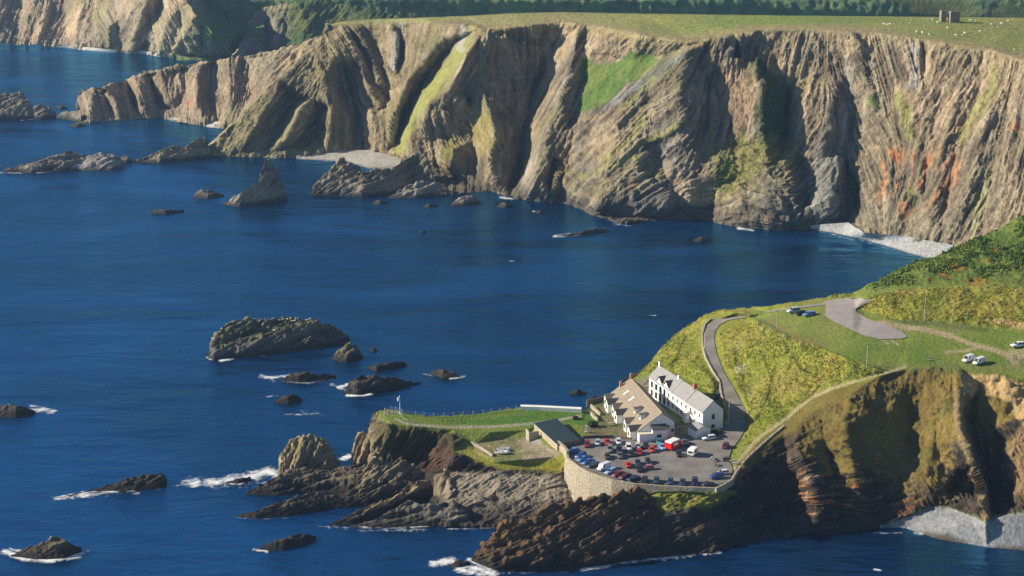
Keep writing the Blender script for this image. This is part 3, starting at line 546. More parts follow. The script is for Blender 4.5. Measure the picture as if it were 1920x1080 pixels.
relq = Field([[(600,700,0),(1300,580,0),(1700,480,0),(2300,250,0)],[(600,1100,0),(1400,1100,0),(2300,1100,0)],[(690,795,0),(1190,800,0),(1190,905,0),(1345,915,0),(1368,900,0)],
 [(x, y, 0) for x, y, z in cliff_edge],
 [(1400,900,-5),(1430,930,-11),(1440,970,-10),(1420,1010,-4)],[(1475,850,-4),(1490,900,-8),(1500,960,-5)],[(1490,832,3),(1505,865,6),(1524,920,8),(1534,985,4)],[(1545,820,-2),(1560,880,-3),(1570,990,-1)],
 [(1600,735,2),(1585,790,4),(1592,850,4),(1610,930,4),(1630,985,2)],[(1645,715,-1),(1650,800,-4),(1650,900,-3)],[(1690,705,-2),(1714,780,-6),(1708,850,-5),(1690,890,-3),(1680,960,-1)],
 [(1745,700,1),(1750,800,1),(1735,900,3),(1700,955,1)],[(1770,890,2),(1765,930,4),(1780,950,2)],
 [(1798,705,5),(1797,770,6),(1806,820,8),(1823,865,9),(1842,940,9),(1851,981,6)],
 [(1832,720,-1),(1815,780,-7),(1840,860,-8),(1862,930,-8),(1868,962,-4)],[(1836,930,-2),(1800,900,-2)],
 [(1880,790,2),(1900,860,1),(1912,950,3)],[(1850,705,2),(1890,715,1),(1930,740,-4)],[(1950,800,5),(1960,950,5)],[(2100,800,-8),(2100,950,-8)],[(2250,800,5),(2250,950,5)]])
def tapq(px, py, Q): return sstep(-1, 4, Q[..., 2])
angq = [(720,850,70),(760,830,60),(900,930,35),(1000,920,30),(850,900,40),(1050,930,20),(1250,1000,15),(1350,990,25),(1420,930,40),(1500,870,30),(1550,930,10),(1600,960,5),(1680,960,12),(1650,800,70),(1760,800,80),(1760,930,-60),(1830,850,-70),(1900,850,-55),(1900,740,0)]
yard = [(885,842),(905,828),(940,820),(985,822),(1020,834),(1052,850),(1042,858),(960,866),(920,860)]
def dispq(I):
    px, py, Q = I['px'], I['py'], I['Q']
    a, b = px / 6.0, -py / 6.0
    ce = np.interp(px[:, 0], [p[0] for p in cliff_edge], [p[1] for p in cliff_edge])[:, None]
    # rock mask
    rk = np.zeros_like(px)
    right = sstep(-2, 16, py - ce + 10 * fbm(Q, 10, 3)) * (px > 1368)
    left = (1 - sstep(-6, 6, sdpoly(px, py, [(600,1200),(600,700),(705,760),(712,788),(745,800),(830,806),(872,826),(850,846),(880,862),(940,882),(1050,884),(1062,862),(1075,936),(1100,938),(1195,925),(1345,924),(1370,905),(1400,1200)]) + 5 * fbm(Q, 5, 4)))
    rk = np.clip(right + left, 0, 1); I['rk'] = rk; I['right'] = right; I['left'] = left
    phi = angfield(px, py, angq) + 15 * fbm(Q, 30, 5, 2)
    s = streaks(a, b, phi, 16, 2.2, 511, 4); s2 = cracks(a, b, phi, 8, 1.3, 577, 2); I['s'], I['s2'] = s, s2
    r = ridged(Q, 9, 503, 4); I['r'] = r
    flat = np.clip(inpoly(px, py, carpark, 6) + inpoly(px, py, yard, 6) + online(px, py, [(x, y) for x, y, z in road_l], 9, 5) + online(px, py, [((x + u) / 2, (y + w) / 2) for (x, y, z), (u, w, q) in zip(road_l, road_r)], 14, 6) + online(px, py, [(x, y) for x, y, z in road_r], 8, 5)
                   + inpoly(px, py, apron, 6) + online(px, py, track, 8, 4) + online(px, py, [(x, y) for x, y, z in path], 3, 3), 0, 1); I['flat'] = flat
    terr = inpoly(px, py, [(1100,750),(1205,735),(1240,690),(1350,740),(1365,800),(1300,826),(1200,832),(1100,822),(985,812),(985,760)], 5)
    hill = sstep(0, 10, -(py - np.interp(px, [1560,1640,1700,1830,1920,2250], [540,548,540,536,545,560]))) * (px > 1560)
    bank = inpoly(px, py, [(1604,574),(1640,552),(1700,542),(1830,538),(2250,550),(2250,645),(1920,622),(1840,612),(1732,600),(1667,600)], 3)
    slope = inpoly(px, py, [(1341,600),(1363,594),(1383,584),(1404,590),(1424,602),(1455,617),(1485,634),(1526,646),(1600,678),(1660,695),(1597,718),(1527,744),(1482,778),(1434,813),(1390,850),(1398,760),(1350,680),(1338,630)], 4)
    oslope = inpoly(px, py, [(1190,712),(1240,650),(1300,600),(1345,580),(1440,572),(1600,546),(1600,556),(1440,582),(1345,596),(1322,615),(1318,650),(1350,715),(1356,760),(1300,716),(1245,688)], 4)
    I.update(hill=hill, bank=bank, slope=slope, oslope=oslope, terr=terr)
    soft = (1 - flat) * (1 - .9 * terr)
    g = fbm(Q, 3.2, 521, 3); I['g'] = g; tuft = vn(Q[..., 0] / 1.1, Q[..., 1] / 1.1, Q[..., 2] / 1.1, 9)
    bumps = ridged(Q * np.array([1, 1, .7]), 6, 533, 3)
    vgd = right * sstep(-.3, .3, (np.interp(px, [1368,1450,1500,1560,1700,1760,1800,1930], [880,860,850,880,920,920,870,760]) - py) / 120 + .5 * fbm(Q, 14, 639)); bt_ = np.interp(px, [p[0] for p in beach_top], [p[1] for p in beach_top]); onb = (px > 1650) * sstep(-4, 3, py - bt_)
    rk = rk * (1 - onb); I['rk'] = rk; slab = inpoly(px, py, [(835,905),(855,888),(960,890),(1055,900),(1085,938),(1085,992),(990,978),(850,985)], 8); I['slab'] = slab; s = s * (1 - .75 * slab); s2 = s2 * (1 - .4 * slab)
    I['s'] = s
    I['crag'] = rk * (1 - .7 * vgd)
    d = .3 * rk * (vn(Q[..., 0] / .7, Q[..., 1] / .7, Q[..., 2] / .7, 191) - .5) + rk * (1 - .6 * vgd) * ((1.3 - .7 * right) * np.sign(s) * np.abs(s) ** .7 + .55 * s2 + (1.3 + .9 * right - .6 * slab) * r + (.9 + .6 * right) * fbm(Q, 4, 541) + .9 * slab * np.round(2 * vn(Q[..., 0] / 5, Q[..., 1] / 5, Q[..., 2] / 3.5, 88))) * soft
    d = d + soft * (1 - rk) * (np.clip(slope + oslope + bank, 0, 1) * (.65 * g + .7 * tuft + .6 * fbm(Q, 9, 551, 2)) + hill * (.8 * bumps + .6 * fbm(Q, 3, 552) + .5 * tuft) + .10 * g)
    d = d * np.where((px < 1080) & (px > 690) & (Q[..., 2] > 14) & (rk < .3), .3, 1)
    return d + right * vgd * (1 - rk * .0) * .9 * ridged(Q, 4, 561, 3) * (1 - onb)
apron = [(1545,566),(1575,560),(1612,559),(1640,563),(1618,572),(1604,580),(1606,586),(1625,598),(1660,610),(1690,622),(1702,632),(1690,636),(1650,637),(1620,630),(1590,616),(1560,602),(1546,592),(1549,578)]
track = [(1650,606),(1690,612),(1740,619),(1785,630),(1815,642),(1840,650),(1862,655),(1885,664),(1903,675),(1909,690),(1900,685)]
track2 = [(1835,651),(1810,658),(1775,660)]
def colorq(I):
    px, py, Q = I['px'], I['py'], I['Q']; s, s2, r, g, rk = I['s'], I['s2'], I['r'], I['g'], I['rk']
    N = gridnormals(I['Qd']); nz = N[..., 2]
    # turf
    c = gcol(Q, (.11,.175,.024), (.18,.215,.04), 12, 601)
    tall = gcol(Q, (.17,.19,.025), (.25,.22,.045), 9, 602); tall = mix(tall, (.12,.145,.02), .6 * sstep(.0, .4, fbm(Q, 5, 603))); tall = mix(tall, (.32,.30,.10), .4 * sstep(.2, .6, fbm(Q, 2.2, 604)))
    c = mix(c, tall, np.clip(I['slope'] + I['oslope'] * .9 + I['bank'], 0, 1))
    hillc = gcol(Q, (.075,.12,.022), (.13,.17,.035), 8, 605, .3); hillc = mix(hillc, (.17,.19,.04), .7 * sstep(.1, .5, fbm(Q, 14, 606)))
    c = mix(c, hillc, I['hill'])
    for cx, cy, rx, ry in [(1772,520,16,7),(1830,531,30,7),(1846,492,12,5),(1800,505,30,6),(1866,473,14,5),(1745,528,10,5)]:
        c = mix(c, (.30,.14,.03), .5 * (1 - sstep(.4, 1.1, np.hypot((px - cx) / rx, (py - cy) / ry) + .9 * fbm(Q, 3, 607))))
    # fringe of the bank, worn ground
    c = mix(c, (.07,.09,.02), .75 * online(px, py, [(1690,604),(1732,605),(1800,612),(1850,618)], 4, 3, 3 * fbm(Q, 5, 6)))
    c = mix(c, (.40,.30,.15), .8 * inpoly(px, py, [(1845,603),(1880,600),(1930,607),(1930,625),(1890,614)], 3, 4 * fbm(Q, 4, 608)))
    c = mix(c, (.20,.15,.06), .6 * online(px, py, [(1440,604),(1470,618),(1500,634),(1540,645)], 7, 5, 8 * fbm(Q, 6, 609)))
    c = mix(c, (.06,.09,.02), .6 * online(px, py, [(1400,590),(1440,610),(1480,632)], 5, 4, 8 * fbm(Q, 5, 610)))
    # trodden paths
    dirt = np.array((.36,.29,.18))
    c = mix(c, dirt, .9 * online(px, py, track, 4.5, 2.5, 3 * fbm(Q, 3, 611))); c = mix(c, dirt, .8 * online(px, py, track2, 2.5, 2, 2 * fbm(Q, 3, 612)))
    c = mix(c, dirt, .8 * inpoly(px, py, [(1890,658),(1925,655),(1925,672),(1912,676),(1908,695),(1888,692),(1896,680)], 4, 4 * fbm(Q, 3, 613)))
    c = mix(c, dirt, .8 * online(px, py, [(1655,636),(1665,645)], 2, 2)); c = mix(c, dirt, .8 * online(px, py, [(1670,636),(1684,646)], 2, 2))
    c = mix(c, (.20,.19,.08), .35 * sstep(0, .5, fbm(Q, 10, 614)) * (1 - I['hill']) * (1 - I['bank']))
    c = mix(c, (.16,.18,.045), .8 * (px > 1600) * (1 - sstep(4, 9, np.abs(py - 690))) * (1 - rk))
    for trk in ([(1428,660),(1440,690),(1449,720),(1436,752),(1420,790)],[(1536,722),(1520,742),(1500,760)],[(1288,628),(1277,655),(1262,682)],[(1375,655),(1392,700),(1404,760)],[(1470,640),(1500,690),(1520,700)]):
        c = mix(c, (.06,.065,.015), .75 * online(px, py, trk, 2.0, 1.6, 2.2 * fbm(Q, 4, 652)))
    c = mix(c, (.30,.28,.20), .6 * inpoly(px, py, [(1376,690),(1396,684),(1402,696),(1384,702)], 4, 6 * fbm(Q, 3, 653)))
    # garden terraces round the hotel, rubble
    c = mix(c, gcol(Q, (.10,.12,.035), (.17,.15,.08), 4, 615), inpoly(px, py, [(1100,752),(1135,745),(1200,800),(1198,826),(1120,824),(1090,800)], 4))
    c = mix(c, (.08,.17,.022), inpoly(px, py, [(820,782),(975,768),(1095,772),(1120,776),(1128,790),(1090,798),(1040,790),(1000,797),(870,795),(830,790)], 4))
    c = mix(c, (.14,.19,.03), .8 * online(px, py, [(770,779),(850,783),(920,780),(985,772)], 5, 3))
    c = mix(c, (.17,.15,.12), .9 * inpoly(px, py, [(1190,715),(1215,705),(1216,742),(1240,760),(1262,780),(1300,818),(1258,815),(1242,770),(1196,735)], 3))
    c = mix(c, (.19,.17,.14), .9 * inpoly(px, py, [(1318,808),(1352,800),(1366,788),(1378,800),(1350,822),(1335,822)], 3))
    c = mix(c, (.34,.31,.24), .85 * online(px, py, [(742,786),(760,793),(790,798),(850,801),(925,800),(990,795),(1050,787),(1088,779)], 2.4, 1.6, 1.5 * fbm(Q, 4, 651)))
    c = mix(c, (.28,.25,.20), .7 * online(px, py, [(722,774),(738,774)], 4, 3))
    # yard
    c = mix(c, gcol(Q, (.30,.25,.18), (.16,.17,.06), 5, 616, .3), inpoly(px, py, yard, 4, 3 * fbm(Q, 4, 617)))
    c = mix(c, (.30,.30,.30), .9 * inpoly(px, py, [(980,822),(1005,821),(1018,830),(1008,834)], 3))
    c = mix(c, (.23,.22,.03), .9 * inpoly(px, py, [(860,872),(900,858),(960,868),(1060,858),(1064,882),(1045,892),(1000,884),(900,884)], 5, 7 * fbm(Q, 4, 618)))
    c = mix(c, (.24,.22,.05), .7 * inpoly(px, py, [(845,850),(880,830),(900,842),(920,862),(870,872)], 6, 8 * fbm(Q, 5, 619)))
    # rock
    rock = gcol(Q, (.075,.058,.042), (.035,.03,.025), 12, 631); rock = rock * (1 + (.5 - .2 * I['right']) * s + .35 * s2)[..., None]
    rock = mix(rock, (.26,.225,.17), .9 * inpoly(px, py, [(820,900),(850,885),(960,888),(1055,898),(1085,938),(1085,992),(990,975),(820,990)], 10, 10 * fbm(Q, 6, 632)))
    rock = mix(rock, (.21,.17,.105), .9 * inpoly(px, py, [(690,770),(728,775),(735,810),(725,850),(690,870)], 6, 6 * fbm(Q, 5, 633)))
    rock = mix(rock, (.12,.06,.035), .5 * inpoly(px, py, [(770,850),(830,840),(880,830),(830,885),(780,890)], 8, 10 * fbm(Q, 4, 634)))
    rust = sstep(.0, .5, s2 + .4 * s) * inpoly(px, py, [(1470,900),(1560,880),(1700,930),(1745,950),(1680,985),(1530,1000),(1480,960)], 20, 14 * fbm(Q, 8, 635))
    rock = mix(rock, (.36,.14,.045), .75 * rust); rock = mix(rock, (.33,.27,.20), .6 * sstep(.25, .7, fbm(Q, 3, 636) + .3 * s2) * I['right'])
    slopev = mix((.13,.095,.026), (.205,.15,.04), sstep(-.4, .4, fbm(Q, 8, 637))); slopev = mix(slopev, (.11,.12,.03), .5 * sstep(0, .5, fbm(Q, 5, 638)))
    vg = I['right'] * sstep(-.25, .25, (np.interp(px, [1368,1450,1500,1560,1700,1760,1800,1930], [880,860,850,880,920,920,870,760]) - py) / 120 + .7 * fbm(Q, 14, 639) + .5 * (nz - .6))
    rock = mix(rock, slopev, .9 * vg)
    rock = mix(rock, (.44,.31,.15), .85 * inpoly(px, py, [(1800,700),(1835,706),(1880,708),(1930,720),(1940,800),(1915,790),(1880,750),(1850,740),(1838,715),(1825,745),(1800,735)], 6, 8 * fbm(Q, 5, 640)))
    rock = mix(rock, (.30,.22,.11), .8 * online(px, py, [(1797,735),(1799,780),(1810,830),(1826,870),(1846,950),(1851,982)], 6, 5, 4 * fbm(Q, 4, 641)))
    rock = mix(rock, (.28,.19,.09), .7 * inpoly(px, py, [(1880,830),(1930,800),(1930,940),(1900,930)], 12, 10 * fbm(Q, 6, 642)))
    vl = I['left'] * inpoly(px, py, [(1190,905),(1345,912),(1375,925),(1330,955),(1290,950),(1250,962),(1205,948),(1150,935)], 6, 8 * fbm(Q, 4, 643))
    rock = mix(rock, gcol(Q, (.16,.17,.03), (.24,.22,.05), 3, 644), vl)
    rock = mix(rock, (.07,.062,.025), .8 * I['left'] * inpoly(px, py, [(700,785),(840,800),(900,812),(860,830),(800,835),(740,850),(710,830)], 8, 10 * fbm(Q, 5, 645)))  # shade on the headland's front face, put into the rock colour as dark brown
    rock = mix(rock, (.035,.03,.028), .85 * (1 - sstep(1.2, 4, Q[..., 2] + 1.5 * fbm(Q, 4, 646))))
    py_path = np.interp(px, [p[0] for p in path[::-1]], [p[1] for p in path[::-1]])
    c = mix(c, slopev, .9 * (px > 1372) * (px < 1705) * sstep(1, 7, py - py_path + 4 * fbm(Q, 5, 655)))
    c = mix(c, rock, rk)
    c = mix(c, (.33,.28,.17), .8 * online(px, py, [(x, y) for x, y, z in path], 2.6, 1.6, 1.2 * fbm(Q, 4, 647)))
    # pebble beach
    bt = np.interp(px, [p[0] for p in beach_top], [p[1] for p in beach_top])
    bm = (px > 1650) * sstep(-1.5, 1.5, py - bt + 1.5 * fbm(Q, 3, 648))
    wet = sstep(8, 22, py - bt - np.interp(px, [1660,1760,1920], [0,32,48]) + 0 * px)
    peb = mix(np.array((.25,.26,.275)) * (1 + .3 * fbm(Q, 1.2, 649))[..., None], (.10,.09,.07), wet)
    c = mix(c, peb, bm)
    return c
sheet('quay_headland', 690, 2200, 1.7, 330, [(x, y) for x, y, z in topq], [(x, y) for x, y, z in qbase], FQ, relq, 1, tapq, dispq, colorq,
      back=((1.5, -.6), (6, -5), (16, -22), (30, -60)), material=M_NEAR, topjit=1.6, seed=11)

QI = dict(LAST)
def scatter_tufts():
    rng = np.random.default_rng(7); QQ, cc = QI['Qd'].reshape(-1, 3), QI['c'].reshape(-1, 3); px, py = QI['px'].ravel(), QI['py'].ravel()
    inv = (px < 1925) & (QI['rk'].ravel() < .3)
    def blades(n, w, hgt, wid, nb, name, tint, clump=None):
        w = w * inv
        if clump is not None: w = w * clump
        w = w * (w > .25); pick = rng.choice(len(w), n, p=w / w.sum()); base = QQ[pick] + rng.normal(0, .22, (n, 3)) * np.array([1, 1, 0])
        base = np.repeat(base, nb, 0); m = len(base); ang = rng.uniform(0, 2 * np.pi, m); lean = rng.normal(0, .25, (m, 2)); h_ = hgt * rng.uniform(.6, 1.3, m)
        d = np.stack([np.cos(ang), np.sin(ang), 0 * ang], 1) * wid * .5; tip = base + np.stack([lean[:, 0], lean[:, 1], np.ones(m)], 1) * h_[:, None]
        base = base - np.array([0, 0, .12]); v = np.stack([base - d, base + d, tip + d * .25, tip - d * .25], 1).reshape(-1, 3); f = np.arange(m * 4).reshape(-1, 4)
        col = np.repeat(cc[pick], nb, 0) * rng.uniform(.65, 1.45, (m, 1)) * np.array(tint); o = rawmesh(name, v, f, np.repeat(col, 4, 0), M_NEAR, False); o['kind'] = 'stuff'
    P3 = QQ; tall = np.clip(QI['slope'] + QI['oslope'] + QI['bank'], 0, 1).ravel() * (1 - QI['flat'].ravel()); hill = QI['hill'].ravel()
    blades(9000, tall, .42, .30, 3, 'tall_grass', (1.7, 1.65, 1.5), .3 + sstep(-.3, .5, fbm(P3, 6, 661)))
    blades(1800, hill, .7, .6, 5, 'scrub', (1.6, 1.6, 1.5), .1 + sstep(-.05, .3, fbm(P3, 7, 662)))
scatter_tufts()
# ------------------------------------------------------------------ road, car park, apron as flat sheets laid on the ground
M_ASPH = mat('asphalt', (.20,.185,.17), .95, noise=.34, nscale=.16, bump=.05, bscale=3)
M_ASPH2 = mat('old_asphalt', (.27,.245,.235), .95, noise=.15, nscale=.4)
def strip(name, L, Rr, m, lift=.14, n=6, sub=8):
    Lp = P(*zip(*L)); Rp = P(*zip(*Rr))
    def dens(A):
        k = len(A); tt = np.linspace(0, k - 1, (k - 1) * sub + 1)
        return np.stack([np.interp(tt, range(k), A[:, i]) for i in range(3)], 1)
    A, B = dens(Lp), dens(Rp); q = np.linspace(0, 1, n)[None, :, None]
    Q = A[:, None] * (1 - q) + B[:, None] * q; Q[..., 2] += lift
    o = gridmesh(name, Q, None, m); o['kind'] = 'structure'; return o
strip('road', road_l, road_r, M_ASPH, lift=.08)
def flatpoly(name, pts, z, m, th=0.0):
    vs = [V(x, y, z) for x, y in pts]; bm = bmesh.new(); bvs = [bm.verts.new(v) for v in vs]; f = bm.faces.new(bvs)
    f.normal_update()
    if f.normal.z < 0: f.normal_flip()
    bmesh.ops.triangulate(bm, faces=[f]); me = bpy.data.meshes.new(name); bm.to_mesh(me); bm.free(); me.materials.append(m)
    o = bpy.data.objects.new(name, me); COL.objects.link(o); o['kind'] = 'structure'; return o
flatpoly('car_park', carpark, ZC + .03, M_ASPH)
def drape(name, pts, F, m, lift=.12, nx=60, ny=30):
    """a paved area laid over the ground: a grid inside the outline follows the ground's own height"""
    xs = [p[0] for p in pts]; ys = [p[1] for p in pts]
    vin = [(x, y) for x in np.arange(min(xs), max(xs), 3.0) for y in np.arange(min(ys), max(ys), 2.0)]
    vin = np.array(vin); s = sdpoly(vin[:, 0], vin[:, 1], pts) < -1.2; vin = vin[s]
    allp = [Vector(p) for p in pts] + [Vector(p) for p in vin]; n = len(pts)
    ov, oe, of, _, _, _ = delaunay_2d_cdt(allp, [(i, (i + 1) % n) for i in range(n)], [], 1, 1e-4)
    x = np.array([v.x for v in ov]); y = np.array([v.y for v in ov]); w = F.ev(x, y)
    Q = np.array([0, 0, H]) + ray(x, y) * (1 / w)[:, None]; Q[:, 2] += lift
    o = rawmesh(name, Q, np.array([list(f) for f in of]), None, m); o['kind'] = 'structure'; return o
drape('turning_area', apron, FQ, M_ASPH2, .2)
# ================================================================== BEACHES
def beach(name, L, Rr, col):
    k = 40; Lp = P(*zip(*L)); Rp = P(*zip(*Rr))
    def dens(A):
        tt = np.linspace(0, len(A) - 1, k * 3); return np.stack([np.interp(tt, range(len(A)), A[:, i]) for i in range(3)], 1)
    A, B = dens(Lp), dens(Rp); q = np.linspace(0, 1, 16)[None, :, None]; Q = A[:, None] * (1 - q) + B[:, None] * q
    Q[..., 2] += .35 * fbm(Q, 7, 3, 3)
    B2 = Q[:, -1:].copy(); B2[..., 2] = -2; B2[..., 1] -= 6; Q = np.concatenate([Q, B2], 1)
    c = np.array(col) * (1 + .25 * fbm(Q, 2.5, 7, 3))[..., None]
    c = mix(c, np.array(col) * .45, (1 - sstep(-.1, .7, Q[..., 2])))
    o = gridmesh(name, Q, c, M_ROCK); o['kind'] = 'structure'
beach('pebble_beach', [(1500,424,1),(1590,417,5),(1620,436,5.5),(1700,442,6),(1765,456,6),(1850,470,6),(1960,480,6)], [(1525,431,-.3),(1560,438,-.3),(1610,448,-.3),(1660,462,-.3),(1700,476,-.3),(1735,485,-.3),(1830,505,-.3)], (.34,.34,.345))
beach('cove_beach', [(555,291,2),(620,283,3.5),(690,281,4),(752,286,4)], [(556,299,-.3),(600,302,-.3),(650,306,-.3),(690,318,-.3),(752,318,-.3)][0:5], (.40,.38,.35))
beach('cove_beach', [(312,220,2),(360,223,2.5),(430,231,3)], [(318,226,-.2),(355,232,-.2),(395,240,-.2),(428,244,-.2)], (.50,.48,.45))
beach('far_beach', [(243,93,3),(325,102,3)], [(248,100,-.2),(285,105,-.2),(326,109,-.2)], (.62,.60,.57))
beach('far_beach', [(362,102,3),(440,104,3)], [(368,109,-.2),(400,111,-.2),(440,115,-.2)], (.62,.60,.57))
beach('far_beach', [(100,82,2.5),(160,88,2.5),(217,94,2.5)], [(100,86,-.2),(160,95,-.2),(217,99,-.2)], (.50,.48,.45))

# ================================================================== SEA ROCKS
def make_rock(name, label, cat, top, bot, k=.9, seed=0, ang=35, colr=((.035,.029,.024),(.065,.052,.038)), light=(.34,.28,.20), lightamt=.35, green=0, white=0, amp=1.0, mtl=None, dx=1.6, group=None, kind=None, wet=.8, topc=None, spark=.35):
    x0, x1 = max(top[0][0], bot[0][0]), min(top[-1][0], bot[-1][0]); nu = max(14, int((x1 - x0) / dx)); xs = np.linspace(x0, x1, nu)
    yt = np.interp(xs, *zip(*top)); yb = np.interp(xs, *zip(*bot))
    yt = yt + ((vn2(xs / 7, xs * 0, seed) - .5) * 3.4 + (vn2(xs / 2.5, xs * 0, seed + 1) - .5) * 2.2) * min(1, amp) * np.clip((yb - yt) / 12, .15, 1) ** .5
    yt = np.minimum(yt, yb - .6)
    db = (H * FPX) / (yb + 400); a = (yt + 400) / FPX
    z = np.maximum((H - db * a) / (1 + k * a), .25); dt = (H - z) / a
    hdir = ray(xs, yb); az = hdir[:, 0] / hdir[:, 1]
    def pt(d, zz):
        y = d / np.sqrt(1 + az ** 2 * 0 ) ; return np.stack([az * y, y, zz], 1)
    hmax = z.max(); nv = max(8, int(np.max(yb - yt) / 1.7)); rows = []
    base = P(xs, yb, 0 * xs); tp = P(xs, yt, z)
    rows.append(base + np.array([0, -.8, -3.5]))
    for v in np.linspace(0, 1, nv):
        q = base * (1 - v) + tp * v; q[:, 2] = z * (v ** .8); rows.append(q)
    for v in np.linspace(0, 1, max(6, nv // 2))[1:]:
        q = tp.copy(); q[:, 1] += (k * z * 1.1 + 1.0) * v; q[:, 0] += az * (k * z * 1.1 + 1) * v; q[:, 2] = z * (1 - v ** 1.3) - 3.0 * v; rows.append(q)
    Q = np.stack(rows, 1)
    pxg = np.repeat(xs[:, None], Q.shape[1], 1)
    sc = 3400 / db.mean()
    al, bl = Q[..., 0], Q[..., 2] * 1.3 + Q[..., 1] * .25
    s = streaks(al, bl, ang + 10 * fbm(Q, 20, seed + 3, 2), 12, 1.8, seed + 11, 3); cr = cracks(al, bl, ang + 10 * fbm(Q, 20, seed + 3, 2), 7, 1.1, seed + 15, 2); r = ridged(Q, max(2.5, hmax * .9), seed + 5, 4)
    N = gridnormals(Q); hh = np.clip(Q[..., 2] / 2.5, .1, 1)
    edgef = np.clip(np.minimum(np.arange(nu), np.arange(nu)[::-1]) / 5, .2, 1)[:, None]
    A = amp * min(1.5, .35 + hmax * .09)
    Q = Q + N * (.22 * A * hh * (vn(Q[..., 0] / .6, Q[..., 1] / .6, Q[..., 2] / .6, 19) - .5))[..., None]
    Q = Q + N * ((.9 * np.sign(s) * np.abs(s) ** .7 + .45 * cr + 1.0 * r + .5 * fbm(Q, 1.8, seed + 9, 2)) * A * hh * edgef)[..., None]
    c = gcol(Q, colr[0], colr[1], max(4, hmax), seed + 21); c = c * (1 + .4 * s + .2 * r + .35 * cr)[..., None]
    N2 = gridnormals(Q)
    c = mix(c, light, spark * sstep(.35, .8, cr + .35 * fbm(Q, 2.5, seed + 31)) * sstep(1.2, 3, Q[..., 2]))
    c = mix(c, light, lightamt * sstep(-.2, .4, r + .5 * s + .5 * fbm(Q, 2, seed + 4)) * sstep(1.5, 4, Q[..., 2]))  # sunlit upper parts put into the colour as a broken paler tone
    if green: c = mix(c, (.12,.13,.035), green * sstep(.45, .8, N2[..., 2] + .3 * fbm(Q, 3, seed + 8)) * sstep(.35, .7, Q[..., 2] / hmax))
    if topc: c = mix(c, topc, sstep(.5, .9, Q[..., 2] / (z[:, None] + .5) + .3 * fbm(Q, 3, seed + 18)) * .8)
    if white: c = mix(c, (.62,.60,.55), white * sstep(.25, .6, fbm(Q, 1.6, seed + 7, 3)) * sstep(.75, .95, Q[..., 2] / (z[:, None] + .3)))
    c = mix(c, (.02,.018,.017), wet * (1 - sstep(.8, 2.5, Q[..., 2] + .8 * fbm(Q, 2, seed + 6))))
    o = gridmesh(name, Q, c, mtl or M_ROCK, smooth=False)
    if kind: o['kind'] = kind
    else: tag(o, label, cat, group)
    return o
G = 'rocks standing in the sea'
def rk(label, top, bot, **kw): return make_rock('sea_rock', label, 'rock', top, bot, group=G, **kw)
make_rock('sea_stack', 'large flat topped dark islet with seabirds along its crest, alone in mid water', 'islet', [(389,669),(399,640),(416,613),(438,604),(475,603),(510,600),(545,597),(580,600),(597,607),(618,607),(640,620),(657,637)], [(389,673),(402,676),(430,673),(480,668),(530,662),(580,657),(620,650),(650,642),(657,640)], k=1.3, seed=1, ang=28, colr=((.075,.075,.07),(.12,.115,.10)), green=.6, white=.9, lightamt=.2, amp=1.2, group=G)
rk('rounded dark rock just off the right end of the big flat islet', [(622,673),(635,656),(652,643),(668,650),(681,670)], [(622,676),(650,680),(681,673)], seed=2, green=.3)
rk('tiny dark rock awash to the right of the rounded rock', [(693,656),(701,652),(708,656)], [(693,658),(701,660),(708,658)], seed=3)
rk('low knobbly black reef with surf on its left end, below the big islet', [(528,713),(545,700),(575,697),(600,702),(630,703)], [(528,716),(560,718),(600,714),(630,708)], seed=4, lightamt=.2)
rk('small jagged black reef above the longest reef, right of the rounded rock', [(688,688),(700,684),(730,678),(758,678),(763,682)], [(688,690),(705,697),(740,692),(763,685)], seed=5, lightamt=.2)
rk('long low black reef with pointed right end, surf along its near edge', [(646,736),(655,715),(690,707),(702,705),(740,708),(760,714),(790,718)], [(646,739),(670,742),(700,738),(740,729),(790,720)], seed=6, lightamt=.12)
rk('small black double humped rock left of and below the longest reef', [(515,751),(535,742),(552,737),(566,746)], [(515,755),(540,758),(566,753)], seed=7, lightamt=.1)
rk('short low black reef furthest right in open water, above the flagpole headland', [(805,698),(820,693),(850,697),(862,706)], [(805,700),(830,710),(862,709)], seed=8, lightamt=.1)
rk('black rock cut by the left border of the picture, surf trailing to its right', [(-14,768),(20,759),(45,762),(66,771)], [(-14,782),(30,784),(66,776)], seed=9, lightamt=.12)
rk('long black reef with a thin tail running left through surf, lower left water', [(105,934),(175,918),(225,904),(250,893),(300,888),(313,897)], [(105,936),(175,922),(240,922),(300,916),(313,904)], seed=10, lightamt=.08)
rk('ridge backed black rock ringed by surf in the lower left corner', [(20,1041),(60,1025),(105,1004),(130,1018),(153,1028)], [(20,1045),(70,1051),(120,1049),(153,1036)], seed=12, lightamt=.25, white=.4)
rk('dark wedge of rock at the bottom of the picture, left of the front cliff', [(476,1031),(520,1012),(560,1001),(593,1004)], [(476,1033),(530,1033),(570,1023),(593,1012)], seed=13, lightamt=.1)
rk('flat black rock awash in surf left of the lit pinnacle', [(422,904),(440,898),(470,894)], [(422,907),(445,908),(470,903)], seed=14, lightamt=0)
rk('small black rock in breaking water at the left foot of the front cliff', [(842,1058),(858,1050),(882,1054)], [(842,1062),(860,1066),(882,1062)], seed=15, lightamt=0)
H2 = dict(colr=((.11,.10,.085),(.17,.15,.12)))
rk('big dark rock with flat top cut by the left border, offshore of the far headland', [(-60,205),(-20,185),(0,177),(40,175),(54,189),(60,200)], [(-60,228),(0,225),(60,223)], seed=16, amp=1.0, **H2)
rk('lower dark rock joining the big rock at the left border to the far headland', [(52,205),(70,197),(92,201),(105,212)], [(52,223),(80,223),(105,221)], seed=17, **H2)
rk('small rock between the left border rocks and the tip of the far headland', [(106,218),(120,207),(134,210),(152,204)], [(106,222),(125,224),(152,230)], seed=18, **H2)
